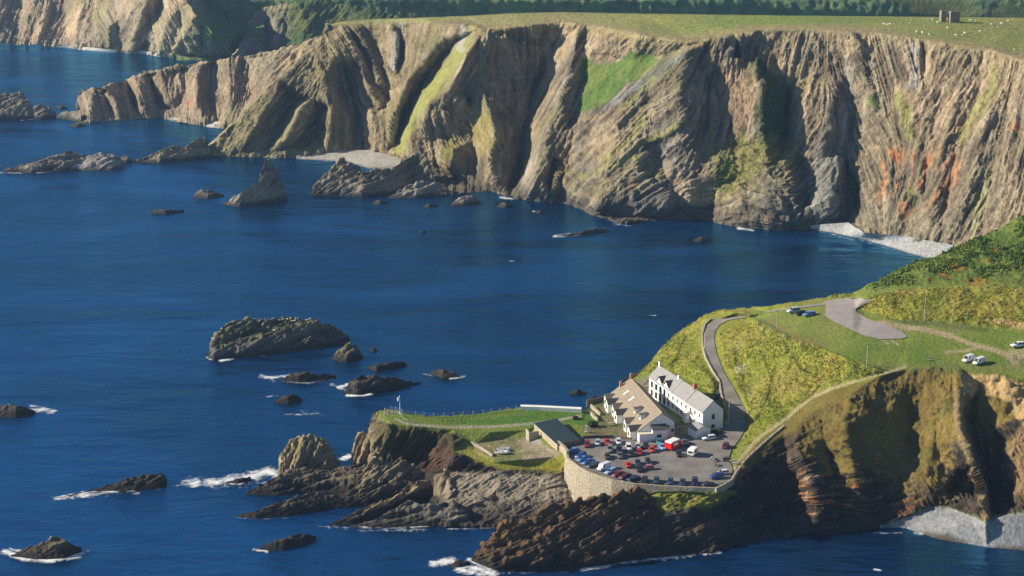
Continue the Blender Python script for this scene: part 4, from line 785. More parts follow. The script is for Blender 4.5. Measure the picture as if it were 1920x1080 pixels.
rk('flat rock awash behind the gap beside the far headland tip', [(103,202),(114,198),(127,201)], [(103,203),(114,204),(127,203)], seed=19, **H2)
rk('dark slanting ridge rock rising to a peak, left half of the long island', [(7,319),(40,310),(90,296),(130,282),(142,288),(160,291)], [(7,323),(60,325),(120,322),(160,316)], seed=20, ang=20, k=1.0, **H2)
rk('pale grey slab rock, right half of the long island', [(118,316),(150,298),(185,287),(215,291),(228,300),(234,311)], [(118,320),(170,321),(210,320),(234,316)], seed=21, k=1.4, colr=((.24,.23,.21),(.30,.28,.25)), lightamt=.1)
rk('small dark rock at the right tip of the pale slab', [(224,300),(238,291),(250,301)], [(224,306),(238,306),(250,304)], seed=22, **H2)
rk('brown pointed rock with tilted beds at the foot of the diagonal ridge', [(252,302),(290,289),(325,272),(345,276),(372,257),(384,257),(396,288)], [(252,304),(300,306),(350,301),(396,294)], seed=23, ang=25, colr=((.17,.14,.10),(.22,.18,.12)), green=.4)
make_rock('sea_stack', 'tall pointed sea stack shaped like a shark fin, standing apart in front of the cliffs', 'sea stack', [(418,382),(440,370),(462,356),(482,340),(493,322),(497,299),(506,299),(518,318),(530,345),(541,372)], [(418,384),(450,388),(500,381),(541,375)], k=.4, seed=24, ang=60, amp=.6, colr=((.17,.15,.12),(.23,.20,.16)), group=G, light=(.42,.35,.24))
rk('small black rock left of the pointed sea stack', [(360,368),(378,355),(400,358),(420,365)], [(360,371),(390,373),(420,368)], seed=25, lightamt=.1, **H2)
rk('thin black rock awash, leftmost below the pointed sea stack', [(283,398),(300,392),(345,394)], [(283,401),(310,402),(345,397)], seed=26, lightamt=.1, **H2)
rk('low black rock in the middle of the bay, with surf at its left', [(1045,441),(1085,435),(1110,427),(1136,426)], [(1045,444),(1090,442),(1136,436)], seed=27, lightamt=.1, **H2)
rk('smallest dark rock in the bay, near the right hand cliff foot', [(1300,449),(1315,444),(1332,448)], [(1300,452),(1315,453),(1332,451)], seed=28, **H2)
rk('speck of black rock awash in the open bay below the grey ledge', [(784,435),(792,431),(800,434)], [(784,436),(792,437),(800,436)], seed=29, **H2)
rk('grey flat ledge of rock just off the dark cliff foot', [(843,386),(860,368),(885,366),(902,378)], [(843,388),(870,387),(902,382)], seed=30, k=1.5, colr=((.17,.16,.14),(.2,.19,.17)))
rk('dark rock close inshore, right of the grey ledge', [(932,386),(945,379),(964,384)], [(932,388),(948,390),(964,387)], seed=31, **H2)
rk('small rock with pale tip, left of the grey ledge', [(794,387),(805,381),(822,385)], [(794,389),(805,390),(822,387)], seed=32, **H2)
rk('small low rock below the twin knobs at the cliff foot', [(698,381),(712,374),(727,379)], [(698,383),(712,384),(727,382)], seed=33, **H2)
rk('thin dark rock awash in the bay above the surf streaked rock', [(1000,398),(1012,393),(1024,397)], [(1000,399),(1012,400),(1024,399)], seed=34, **H2)
rk('left of the twin dark knobs in front of the pale cove beach', [(582,364),(597,338),(618,320),(640,300),(662,308),(684,324),(700,348)], [(582,366),(620,367),(660,366),(700,358)], seed=35, k=.8, ang=50, green=.3, **H2)
rk('right of the twin dark knobs, running into the cliff foot', [(636,364),(655,340),(676,322),(700,320),(730,318),(752,304),(775,291),(800,292),(815,330)], [(636,367),(680,370),(740,362),(775,350),(815,352)], seed=36, k=.8, ang=40, green=.4, **H2)
rk('grey tongue of rock reaching out below the right hand knob', [(728,368),(760,352),(790,338),(830,345)], [(728,372),(780,372),(830,366)], seed=37, k=1.2, colr=((.2,.19,.17),(.25,.23,.2)))
rk('flat sheet of rock at the foot of the cove on the far headland', [(130,234),(145,231),(162,235)], [(130,238),(146,239),(162,237)], seed=38, **H2)
rk('dark rock behind the brown roofed building, by the shore', [(1068,738),(1080,728),(1100,736)], [(1068,740),(1082,741),(1100,739)], seed=39, lightamt=.1)
rk('black rock at the shore beyond the end of the white wall', [(1098,752),(1112,742),(1128,741),(1140,748)], [(1098,757),(1115,757),(1140,756)], seed=40, lightamt=.2)
rk('dark rock ledge at the shore behind the far end of the long white building', [(1170,710),(1182,700),(1200,697),(1212,706)], [(1170,716),(1190,716),(1212,714)], seed=41, lightamt=.2)
# the rocks at the foot of the quay
GQ = 'rocks at the foot of the quay'
def qr(label, top, bot, **kw): return make_rock('shore_rock', label, 'rock', top, bot, group=GQ, **kw)
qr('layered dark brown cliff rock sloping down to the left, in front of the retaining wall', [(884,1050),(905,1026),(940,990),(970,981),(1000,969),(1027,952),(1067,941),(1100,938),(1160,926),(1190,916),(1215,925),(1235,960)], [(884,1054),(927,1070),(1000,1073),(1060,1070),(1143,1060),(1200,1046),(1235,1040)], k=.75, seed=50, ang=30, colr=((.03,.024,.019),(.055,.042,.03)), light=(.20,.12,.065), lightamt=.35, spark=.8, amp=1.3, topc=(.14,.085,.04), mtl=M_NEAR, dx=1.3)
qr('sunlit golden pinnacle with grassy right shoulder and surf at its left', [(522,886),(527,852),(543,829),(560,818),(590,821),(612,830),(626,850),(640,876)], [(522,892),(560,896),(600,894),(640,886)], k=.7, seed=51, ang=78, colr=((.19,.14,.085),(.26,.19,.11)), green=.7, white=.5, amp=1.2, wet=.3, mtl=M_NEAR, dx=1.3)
qr('sunlit buttress knob under the flagpole corner', [(658,872),(661,842),(672,816),(682,812),(694,815),(708,830),(722,856)], [(658,884),(690,888),(722,886)], k=.7, seed=52, ang=75, colr=((.17,.13,.08),(.23,.17,.10)), green=.5, amp=1.2, wet=.3, mtl=M_NEAR, dx=1.3)
qr('dark ledge directly below the golden pinnacle', [(460,923),(500,906),(540,888),(580,880),(620,882),(660,872),(700,874),(740,880),(790,884)], [(460,927),(520,929),(560,926),(600,926),(660,930),(740,926),(790,920)], seed=53, ang=18, lightamt=.15, amp=1.2, mtl=M_NEAR, dx=1.3)
qr('long black ledge with the leftmost tip, below the golden pinnacle', [(443,966),(480,958),(520,944),(560,930),(590,923),(630,927),(680,916),(720,902),(760,893),(800,886)], [(443,968),(480,973),(560,966),(620,955),(700,948),(800,930)], seed=54, ang=22, lightamt=.2, amp=1.2, mtl=M_NEAR, dx=1.3)
qr('slanting blade of rock with a sunlit edge and a white bird on its tip', [(640,930),(660,912),(682,886),(701,856),(712,872),(735,862),(765,868),(800,892)], [(640,936),(690,936),(740,932),(800,925)], k=.6, seed=55, ang=42, colr=((.05,.04,.03),(.09,.07,.05)), light=(.40,.32,.2), lightamt=.35, mtl=M_NEAR, dx=1.3)
qr('long ledge capped with a pale blocky bed, climbing to the right', [(616,984),(640,974),(672,957),(700,944),(735,932),(770,912),(800,900),(818,903)], [(616,986),(660,984),(700,974),(740,960),(790,944),(818,932)], k=.8, seed=56, ang=28, topc=(.42,.32,.18), lightamt=.06, amp=1.2, mtl=M_NEAR, dx=1.3)
qr('dark broken rocks with pale angular blocks at the waterline under the grey slabs', [(655,986),(700,975),(745,952),(765,941),(800,946),(850,940),(880,950)], [(655,988),(700,990),(790,988),(880,985)], k=.7, seed=58, ang=18, colr=((.04,.035,.03),(.20,.18,.145)), lightamt=.2, mtl=M_NEAR, dx=1.3)
qr('square golden block of rock between the pale ledge and the grey slabs', [(812,936),(818,889),(840,884),(845,936)], [(812,945),(828,948),(845,945)], k=.5, seed=57, ang=80, colr=((.12,.10,.075),(.18,.14,.09)), lightamt=.3, mtl=M_NEAR, dx=1.3)

# ================================================================== SURF
fv, ff, fd = [], [], []
def foam_poly(pts, w, dens, cell=1.6, seed=0, taper=True):
    xs = [p[0] for p in pts]; ys = [p[1] for p in pts]
    gx = np.arange(min(xs) - w, max(xs) + w, cell); gy = np.arange(min(ys) - w * .6, max(ys) + w * .6, cell * .7)
    X, Y = np.meshgrid(gx, gy, indexing='ij')
    d = dline(X, Y * 1.7, [(a, b * 1.7) for a, b in pts]) / w
    W = P(X, Y, 0 * X + .1)
    n = vn(W[..., 0] / 4.5, W[..., 1] / 6, 0, 700 + seed) * .40 + vn(W[..., 0] / 1.6, W[..., 1] / 1.8, 0, 701 + seed) * .32 + vn(W[..., 0] / .5, W[..., 1] / .7, 0, 705 + seed) * .28
    keep = (n > .80 - dens * (1 - d) * .62) & (d < 1)
    W[..., 2] = .10 + .3 * n * (1 - np.clip(d, 0, 1)) + .0013 * seed
    i0 = sum(len(v) for v in fv); idx = np.arange(W.shape[0] * W.shape[1]).reshape(W.shape[:2]) + i0
    fv.append(W.reshape(-1, 3)); fd.append((dens * np.clip(1 - d, 0, 1) ** .6).ravel()); keep = d < 1; k = keep[:-1, :-1] & keep[1:, 1:]
    ff.append(np.stack([idx[:-1, :-1], idx[1:, :-1], idx[1:, 1:], idx[:-1, 1:]], -1)[k])
for i, (pts, w, dn) in enumerate([
 ([(360,905),(400,905),(440,900),(480,893),(505,885)], 20, .78), ([(470,893),(500,884),(515,890)], 13, 1.0), ([(640,862),(655,856)], 8, .9),
 ([(105,935),(150,930),(190,926),(215,920)], 9, .75), ([(110,932),(170,922),(215,912)], 5, .8), ([(240,922),(300,917)], 4, .45),
 ([(10,1035),(25,1040),(45,1048),(90,1051),(145,1042)], 10, .95), ([(20,1030),(40,1034)], 7, .8),
 ([(60,768),(75,770),(98,771)], 9, .8), ([(500,708),(520,708),(545,704),(572,702)], 8, .75), ([(530,716),(570,719),(600,716)], 4, .6),
 ([(636,726),(650,722)], 6, .9), ([(652,742),(680,742),(695,739)], 5, .95), ([(845,710),(870,707)], 5, .7), ([(535,778),(580,777),(600,775)], 6, .55),
 ([(500,744),(530,741)], 4, .5), ([(415,676),(435,672)], 6, .95), ([(388,670),(396,674)], 4, .9), ([(400,679),(530,663)], 2.5, .4),
 ([(478,1031),(500,1034)], 6, .8), ([(815,1056),(845,1052),(870,1060),(905,1070),(925,1076)], 13, .95), ([(860,1068),(900,1078)], 12, .9), ([(930,1076),(1060,1073),(1130,1066)], 5, .5),
 ([(1090,1066),(1140,1062)], 7, .9), ([(1140,1060),(1200,1052),(1260,1046),(1300,1042)], 7, .75), ([(1320,1040),(1350,1036)], 6, .8), ([(1418,1001),(1432,999)], 5, .8), ([(1640,1068),(1650,1070)], 4, .9),
 ([(690,985),(720,992),(760,990),(800,988)], 7, .55), ([(820,993),(900,992),(1010,990),(1060,992)], 4, .6), ([(560,916),(575,917)], 4, .9), ([(628,948),(645,946)], 4, .8), ([(676,988),(700,992)], 7, .6),
 ([(1040,444),(1060,441),(1085,439)], 6, .8), ([(1000,396),(1006,397)], 3, .8), ([(1052,378),(1075,384),(1095,392)], 4, .7), ([(1150,420),(1180,424)], 4, .5), ([(1385,428),(1410,432)], 6, .8), ([(940,370),(960,374)], 5, .8), ([(1535,433),(1560,440),(1600,450)], 3, .55), ([(1610,450),(1700,477),(1735,487)], 2.5, .5),
 ([(0,324),(40,325)], 3, .6), ([(66,324),(90,323)], 3, .7), ([(40,226),(70,224)], 3, .5), ([(560,300),(620,303)], 3, .5), ([(330,227),(400,240)], 2.5, .5), ([(100,88),(215,99)], 2.5, .5),
 ([(1716,1000),(1730,1002)], 5, .7), ([(1640,1000),(1690,1000)], 4, .5), ([(1585,743),(1600,741)], 2, .1),
 ([(330,912),(350,908)], 8, .5), ([(560,772),(600,776)], 9, .4), ([(490,706),(512,712)], 9, .6), ([(625,722),(648,733)], 8, .6), ([(60,762),(105,772)], 7, .6), ([(150,1040),(165,1034)], 6, .6), ([(200,930),(260,926)], 8, .4), ([(470,900),(500,906),(540,912)], 12, .5), ([(880,1050),(900,1062),(930,1074)], 8, .8), ([(600,988),(640,990),(700,996),(800,994)], 7, .5), ([(440,970),(480,976),(540,972)], 5, .45), ([(700,660),(735,664)], 5, .35), ([(790,700),(810,706)], 5, .5), ([(590,714),(630,712)], 4, .5),
 ([(1105,735),(1135,725)], 7, .35), ([(1060,722),(1095,726)], 7, .3), ([(1218,592),(1230,592)], 1.5, .9), ([(955,490),(965,490)], 1.5, .9), ([(585,868),(600,870)], 3, .1), ([(420,912),(460,916)], 8, .45)]):
    foam_poly(pts, w * 1.35, dn, seed=i)
def foam_mat():
    m = bpy.data.materials.new('sea_foam'); m.use_nodes = True; t = m.node_tree; b = t.nodes['Principled BSDF']; b.inputs['Base Color'].default_value = (.74, .78, .82, 1); b.inputs['Roughness'].default_value = .9
    at = t.nodes.new('ShaderNodeAttribute'); at.attribute_name = 'col'; tc = t.nodes.new('ShaderNodeTexCoord')
    def nz(sc, d, ds=0):
        n = t.nodes.new('ShaderNodeTexNoise'); n.inputs['Scale'].default_value = sc; n.inputs['Detail'].default_value = d; n.inputs['Roughness'].default_value = .7; n.inputs['Distortion'].default_value = ds; t.links.new(tc.outputs['Object'], n.inputs['Vector']); return n
    n1 = nz(.3, 9, .8)
    a = t.nodes.new('ShaderNodeMath'); a.operation = 'MULTIPLY_ADD'; a.inputs[1].default_value = .55; t.links.new(at.outputs['Fac'], a.inputs[0]); t.links.new(n1.outputs[0], a.inputs[2])
    r = t.nodes.new('ShaderNodeMapRange'); r.interpolation_type = 'SMOOTHSTEP'; r.inputs[1].default_value = .70; r.inputs[2].default_value = 1.06; t.links.new(a.outputs[0], r.inputs[0]); t.links.new(r.outputs[0], b.inputs['Alpha']); return m
fdd = np.concatenate(fd); o = rawmesh('surf_foam', np.concatenate(fv), np.concatenate(ff), np.repeat(fdd[:, None], 3, 1), foam_mat()); o['kind'] = 'stuff'
for fvert in (): pass
# ================================================================== HAZE
def haze():
    bm = bmesh.new(); bmesh.ops.create_cube(bm, size=1)
    me = bpy.data.meshes.new('haze'); bm.to_mesh(me); bm.free()
    o = bpy.data.objects.new('haze', me); COL.objects.link(o)
    x0, x1, y0, y1, z0, z1 = -1500, 2200, -60, 3600, -9, 240
    o.location = ((x0 + x1) / 2, (y0 + y1) / 2, (z0 + z1) / 2); o.scale = (x1 - x0, y1 - y0, z1 - z0)
    m = bpy.data.materials.new('haze_air'); m.use_nodes = True; t = m.node_tree; t.nodes.remove(t.nodes['Principled BSDF'])
    v = t.nodes.new('ShaderNodeVolumePrincipled'); v.inputs['Color'].default_value = (.36, .60, 1.0, 1); v.inputs['Density'].default_value = HAZE; v.inputs['Anisotropy'].default_value = 0.2
    t.links.new(v.outputs[0], t.nodes['Material Output'].inputs['Volume']); me.materials.append(m); o['kind'] = 'stuff'
HAZE = 0.00007
haze()
# ================================================================== SMALL MESH TOOLS
class MB:
    """collects simple shapes in local coordinates and links them as one mesh"""
    def __init__(s): s.v = []; s.f = []
    def add(s, vs, fs):
        n = len(s.v); s.v += [tuple(v) for v in vs]; s.f += [tuple(n + i for i in f) for f in fs]; return s
    def box(s, x0, x1, y0, y1, z0, z1, ins=0):
        i = ins
        return s.add([(x0,y0,z0),(x1,y0,z0),(x1,y1,z0),(x0,y1,z0),(x0+i,y0+i,z1),(x1-i,y0+i,z1),(x1-i,y1-i,z1),(x0+i,y1-i,z1)], [(0,3,2,1),(4,5,6,7),(0,1,5,4),(1,2,6,5),(2,3,7,6),(3,0,4,7)])
    def prism(s, poly, a, b, axis='y'):
        """extrude a closed polygon given in the plane across `axis`"""
        n = len(poly)
        if axis == 'y': vs = [(p, a, q) for p, q in poly] + [(p, b, q) for p, q in poly]
        elif axis == 'x': vs = [(a, p, q) for p, q in poly] + [(b, p, q) for p, q in poly]
        else: vs = [(p, q, a) for p, q in poly] + [(p, q, b) for p, q in poly]
        return s.add(vs, [tuple(range(n))[::-1], tuple(range(n, 2 * n))] + [(i, (i + 1) % n, n + (i + 1) % n, n + i) for i in range(n)])
    def tube(s, p, q, r0, r1=None, n=8):
        r1 = r0 if r1 is None else r1; p, q = Vector(p), Vector(q); d = (q - p).normalized(); a = d.orthogonal().normalized(); b = d.cross(a)
        vs = [p + (a * math.cos(t) + b * math.sin(t)) * r0 for t in [2 * math.pi * i / n for i in range(n)]] + [q + (a * math.cos(t) + b * math.sin(t)) * r1 for t in [2 * math.pi * i / n for i in range(n)]]
        return s.add(vs, [tuple(range(n))[::-1], tuple(range(n, 2 * n))] + [(i, (i + 1) % n, n + (i + 1) % n, n + i) for i in range(n)])
    def loft(s, secs, cap=True):
        n = len(secs[0]); vs = [p for sec in secs for p in sec]; fs = []
        for k in range(len(secs) - 1):
            for i in range(n): fs.append((k * n + i, k * n + (i + 1) % n, (k + 1) * n + (i + 1) % n, (k + 1) * n + i))
        if cap: fs += [tuple(range(n))[::-1], tuple((len(secs) - 1) * n + i for i in range(n))]
        return s.add(vs, fs)
    def build(s, name, m, parent=None, smooth=False, bevel=0):
        me = bpy.data.meshes.new(name); me.from_pydata(s.v, [], s.f); me.update()
        bm = bmesh.new(); bm.from_mesh(me); bmesh.ops.recalc_face_normals(bm, faces=bm.faces); bm.to_mesh(me); bm.free()
        if smooth: me.polygons.foreach_set('use_smooth', [True] * len(me.polygons))
        me.materials.append(m); o = bpy.data.objects.new(name, me); COL.objects.link(o); o.parent = parent
        return o
def copy_tree(o, parent=None):
    c = o.copy(); COL.objects.link(c); c.parent = parent
    for ch in list(o.children): copy_tree(ch, c)
    return c
def gnd(px, py, F=None):
    F = F or FQ; x = np.array([float(px)]); y = np.array([float(py)]); w = F.ev(x, y)[0]
    return Vector(np.array([0, 0, H]) + ray(px, py) / w)
M_WHITE = mat('white_render', (.80,.80,.78), .85, noise=.05, nscale=1.5)
M_CREAM = mat('cream_render', (.70,.64,.48), .85, noise=.06, nscale=1.5)
M_SLATE = mat('grey_slate', (.27,.265,.27), .8, noise=.14, nscale=.9, bump=.05, bscale=6)
M_BROWN = mat('brown_tile_roof', (.26,.215,.165), .9, noise=.2, nscale=.8, bump=.06, bscale=5)
M_DARKROOF = mat('dark_sheet_roof', (.020,.042,.050), .7, noise=.12, nscale=.6)
M_DSLATE = mat('dark_slate', (.09,.085,.085), .8, noise=.1)
M_GLASS = mat('dark_window_glass', (.02,.025,.03), .15, spec=.6)
M_BLACK = mat('black_paint', (.02,.02,.02), .6)
M_BRICK = mat('red_brick', (.40,.13,.07), .9, noise=.15, nscale=8)
M_STONE = mat('rubble_stone', (.36,.31,.24), .95, noise=.32, nscale=1.3, bump=.18, bscale=2.6)
M_STONE2 = mat('dark_rubble_stone', (.15,.125,.10), .95, noise=.3, nscale=1.5, bump=.15, bscale=2.5)
M_WOOD = mat('weathered_wood', (.17,.13,.09), .9, noise=.2, nscale=4)
M_PALEWOOD = mat('pale_grey_wood', (.42,.37,.29), .9, noise=.15, nscale=4)
M_STEEL = mat('galvanised_steel', (.45,.45,.46), .5, metal=.6)
M_TYRE = mat('tyre_rubber', (.015,.015,.016), .85)
M_RIM = mat('wheel_rim', (.45,.45,.47), .35, metal=.8)
M_HEAD = mat('lamp_lens_clear', (.7,.72,.75), .15, spec=.6)
M_TAIL = mat('lamp_lens_red', (.35,.01,.01), .25, spec=.6)

def window(parent, m4, w, h, frame=M_BLACK, proud=.06):
    """a window in the plane x (width), z (height) of matrix m4, facing -y: frame with a pane child"""
    f = MB(); t = .09; f.box(-w/2-t, w/2+t, -proud, .02, -t, 0).box(-w/2-t, w/2+t, -proud, .02, h, h+t).box(-w/2-t, -w/2, -proud, .02, 0, h).box(w/2, w/2+t, -proud, .02, 0, h).box(-.03, .03, -proud, .02, 0, h)
    o = f.build('window', frame, parent); o.matrix_local = m4
    MB().box(-w/2, -.03, -proud + .03, .02, 0, h).box(.03, w/2, -proud + .03, .02, 0, h).build('pane', M_GLASS, o)
    return o
def M4(x, y, z, rz): return Matrix.Translation((x, y, z)) @ Matrix.Rotation(rz, 4, 'Z')
def frame_from(N, F_):
    d = F_ - N; d.z = 0; L = d.length; d.normalize(); return L, math.atan2(d.y, d.x) - math.pi / 2   # local +y runs from N to F

# ================================================================== LONG WHITE HOTEL
N = V(1317, 808, 15.0); Fp = V(1216.5, 741, 15.0); L, rz = frame_from(N, Fp); W, hh, rise = 7.4, 6.3, 3.4
hotel = empty('hotel', N, rz, 'long white three storey building with grey slate roof and chimneys beside the road', 'building')
MB().prism([(0,-1.5),(W,-1.5),(W,hh),(W/2,hh+rise),(0,hh)], 0, L).build('wall', M_WHITE, hotel)
sl_ = rise / (W / 2); rf = MB()
for (y0, y1, up) in ((-.12, L*.30, 0), (L*.30, L*.56, .12), (L*.56, L+.12, .30)):
    for sgn in (0, 1):
        xe, xr = (-.35, W/2) if sgn == 0 else (W+.35, W/2)
        ze, zr = hh - .35 * sl_ + up + .03, hh + rise + up + .03
        rf.prism([(xe, ze), (xr, zr), (xr, zr + .2), (xe, ze + .2)], y0, y1)
roof = rf.build('roof', M_SLATE, hotel)
for y in (L*.30, L*.56): MB().prism([(-.3, hh-.1), (W/2, hh+rise+.45), (W+.3, hh-.1), (W+.3, hh+.2), (W/2, hh+rise+.62), (-.3, hh+.2)], y - .12, y + .12).build('roof_ridge', mat('pale_flashing', (.48,.46,.44), .8), hotel)
for (y, w_, m_, hgt, red) in ((L - .6, .8, M_WHITE, 2.1, 0), (L*.62, .8, M_WHITE, 1.5, 1), (L*.33, 1.1, M_BRICK, 1.9, 1)):
    c = MB().box(W/2 - w_/2, W/2 + w_/2, y - w_/2, y + w_/2, hh + rise - .6, hh + rise + hgt).build('chimney', m_, hotel)
    for dx in (-.2, .2): MB().tube((W/2 + dx, y, hh + rise + hgt), (W/2 + dx, y, hh + rise + hgt + .45), .13, .1).build('chimney_pot', M_BRICK, c)
for y in (L*.80, L*.67):       # gabled dormers breaking the eaves at the far end
    w2 = 1.5; d = MB().prism([(y - w2, hh - .2), (y + w2, hh - .2), (y + w2, hh + 1.1), (y, hh + 2.5), (y - w2, hh + 1.1)], -.06, 2.6, 'x').build('dormer', M_WHITE, hotel)
    MB().prism([(y - w2 - .2, hh + .95), (y, hh + 2.62), (y + w2 + .2, hh + .95), (y + w2 + .2, hh + 1.2), (y, hh + 2.88), (y - w2 - .2, hh + 1.2)], -.3, 2.9, 'x').build('dormer_roof', M_DSLATE, d)
for row, z in enumerate((1.0, 3.9)):
    n = 12
    for i in range(n):
        y = 2.2 + i * (L - 4.4) / (n - 1); tall = i >= 8
        window(hotel, M4(-.01, y, z - (.3 if tall else 0), -math.pi / 2), 1.0 if not tall else 1.3, (1.35 if not tall else 1.9), M_BLACK if tall else M_WHITE)
for y in (L*.63, L*.70, L*.77, L*.84):  MB().box(-.16, -.02, y - .08, y + .08, 0, hh - .3).build('downpipe', M_BLACK, hotel)
window(hotel, M4(W/2 + .1, -.01, 3.6, 0), .9, 1.5, M_BLACK); window(hotel, M4(W/2 + .1, -.01, .7, 0), 1.0, .9, M_BLACK)
MB().box(-1.6, -.05, 8.6, 10.6, 0, 2.4).build('porch', M_WHITE, hotel)
MB().prism([(8.4, 2.42), (9.6, 3.2), (10.8, 2.42)], -1.8, -.02, 'x').build('porch_roof', M_SLATE, hotel)
sg = MB().box(-1.5, -.1, 7.4, 7.5, 3.2, 4.3).build('hanging_sign', M_BLACK, hotel)
MB().box(-1.4, -.25, 7.36, 7.39, 3.32, 4.18).build('sign_board', M_CREAM, sg)

# ================================================================== BROWN ROOFED COTTAGE ROW
N2 = V(1195, 825, 15.0); E1 = V(1193, 808, 17.6); E2 = V(1137, 741, 17.6); L2, rz2 = frame_from(E1, E2)
W2 = (V(1257, 813, 15) - N2).length * .97; he, hr, hR, xr = 2.7, 8.3, 5.2, W2 * .66
cot = empty('cottage_row', N2, rz2, 'white cottage row under one big brown tiled roof with dormers, end gable to car park', 'building')
MB().prism([(0,-1.5),(W2,-1.5),(W2,hR),(xr,hr),(0,he)], 0, L2).build('wall', M_WHITE, cot)
k1 = (hr - he) / xr; k2 = (hr - hR) / (W2 - xr)
MB().prism([(-.4, he - .4*k1 + .03), (xr, hr + .03), (xr, hr + .25), (-.4, he - .4*k1 + .25)], -.15, L2 + .15).prism([(W2 + .35, hR - .35*k2 + .03), (xr, hr + .03), (xr, hr + .25), (W2 + .35, hR - .35*k2 + .25)], -.15, L2 + .15).build('roof', M_BROWN, cot)
MB().box(xr - .12, xr + .12, -.2, L2 + .2, hr + .22, hr + .36).build('roof_ridge', mat('ridge_tile', (.40,.28,.16), .9), cot)
for y in (L2 * .16, L2 * .33):
    x = xr * .50; z = he + k1 * x
    d = MB().prism([(x - 1.6, z - 1.4), (x - 1.6, z + .9), (x + 1.0, z + 1.0), (x + 1.0, z - .3)], y - .75, y + .75).build('dormer', M_WHITE, cot)
    MB().prism([(x - 1.85, z + .92), (x + 1.1, z + 1.18), (x + 1.1, z + 1.32), (x - 1.85, z + 1.06)], y - .95, y + .95).build('dormer_roof', M_DSLATE, d)
    window(d, M4(x - 1.61, y, z - .1, -math.pi / 2), .7, .7, M_BLACK, .04)
for y in (L2 * .62, L2 * .80):
    x = xr * .55; z = he + k1 * x + .27
    MB().prism([(x - .9, z - .9*k1), (x + .9, z + .9*k1), (x + .9, z + .9*k1 + .07), (x - .9, z - .9*k1 + .07)], y - .45, y + .45).build('skylight', M_WHITE, cot)
for i, y in enumerate((L2*.06, L2*.26, L2*.50, L2*.66, L2*.80, L2*.93)):
    w2 = 1.5 if i % 2 == 0 else 1.2; o_ = 2.2 if i % 2 == 0 else 1.5
    b = MB().prism([(y - w2, -1), (y + w2, -1), (y + w2, 2.9), (y, 4.1), (y - w2, 2.9)], -o_, 1.8, 'x').build('gabled_bay', M_WHITE, cot)
    MB().prism([(y - w2 - .2, 2.74), (y, 4.22), (y + w2 + .2, 2.74), (y + w2 + .2, 2.94), (y, 4.44), (y - w2 - .2, 2.94)], -o_ - .2, 3.4, 'x').build('bay_roof', M_BROWN if i % 2 else M_DSLATE, b)
    window(b, M4(-o_ - .01, y, .9, -math.pi / 2), 1.2, 1.2, M_BLACK, .04)
for (x, y) in ((xr*.55, L2 - .5), (xr, L2 - .5)):
    z = he + k1 * x; c = MB().box(x - .4, x + .4, y - .4, y + .4, z - .5, z + 1.9).build('chimney', mat('ochre_brick', (.38,.24,.10), .9, noise=.2, nscale=6), cot)
    MB().tube((x, y, z + 1.9), (x, y, z + 2.4), .15, .12).build('chimney_pot', M_BRICK, c)
ax = MB().box(xr*.55, xr + 1.2, -2.2, -.02, -1, 3.6).build('annexe', M_WHITE, cot)
MB().prism([(-2.4, 3.62), (0, 4.7), (0, 4.9), (-2.4, 3.82)], xr*.55 - .2, xr + 1.4, 'x').build('annexe_roof', M_DSLATE, ax)
MB().box(xr*.72, xr*.72 + 1.5, -2.26, -2.21, 0, 2.1).build('door', M_BLACK, ax)
lo = MB().box(.0, xr*.55 - .05, -2.2, -.02, -1, 2.5).build('side_block', M_WHITE, cot); MB().box(-.15, xr*.55 + .05, -2.35, -.02, 2.52, 2.66).build('parapet', M_CREAM, lo)
cb = MB().box(W2 - 1.3, W2 + .05, -.25, -.02, 0, 3.9).build('cream_panel', M_CREAM, cot); window(cb, M4(W2 - .6, -.26, 2.1, 0), .7, .8, M_BLACK, .04)
MB().box(xr + 1.9, W2 - 1.7, -.08, -.02, 3.3, 4.3).build('shutter', M_BLACK, cot)

# ------------------------------------------------------------------ small gabled shed, boathouse, lean-to
NS = V(1305, 822, 15.0); WS = (V(1334, 818.5, 15) - NS).length
shed = empty('white_shed', NS, rz + R(4), 'small white gabled shed with grey roof in front of the hotel end wall', 'shed')
MB().prism([(0,-.5),(WS,-.5),(WS,2.5),(WS/2,3.7),(0,2.5)], 0, 4.6).build('wall', M_WHITE, shed)
MB().prism([(-.25,2.35),(WS/2,3.74),(WS/2,3.9),(-.25,2.5)], -.2, 4.8).prism([(WS+.25,2.35),(WS/2,3.74),(WS/2,3.9),(WS+.25,2.5)], -.2, 4.8).build('roof', M_SLATE, shed)
A_, B_, C_, D_ = [V(x, y, 16.3) for x, y in ((1003,797),(1044,788.5),(1087,824),(1045,831.5))]
og = D_.copy(); og.z = 12.5
bh = empty('boathouse', og, 0, 'boathouse with flat dark blue green roof beside the left end of the car park', 'building')
def loc(v, z=0): q = v - og; return (q.x, q.y, q.z + z)
r_ = [loc(A_, .6), loc(B_, .6), loc(C_), loc(D_)]
MB().add([(*p[:2], p[2] - .3) for p in r_] + [(*p[:2], -.5) for p in r_], [(0,1,2,3),(7,6,5,4),(0,4,5,1),(1,5,6,2),(2,6,7,3),(3,7,4,0)]).build('wall', M_STONE, bh)
cen = Vector((sum(p[0] for p in r_) / 4, sum(p[1] for p in r_) / 4, 0))
rr = [(cen.x + (p[0] - cen.x) * 1.04, cen.y + (p[1] - cen.y) * 1.05, p[2]) for p in r_]
MB().add([(p[0], p[1], p[2] - .28) for p in rr] + [tuple(p) for p in rr], [(3,2,1,0),(4,5,6,7),(0,1,5,4),(1,2,6,5),(2,3,7,6),(3,0,4,7)]).build('roof', M_DARKROOF, bh)
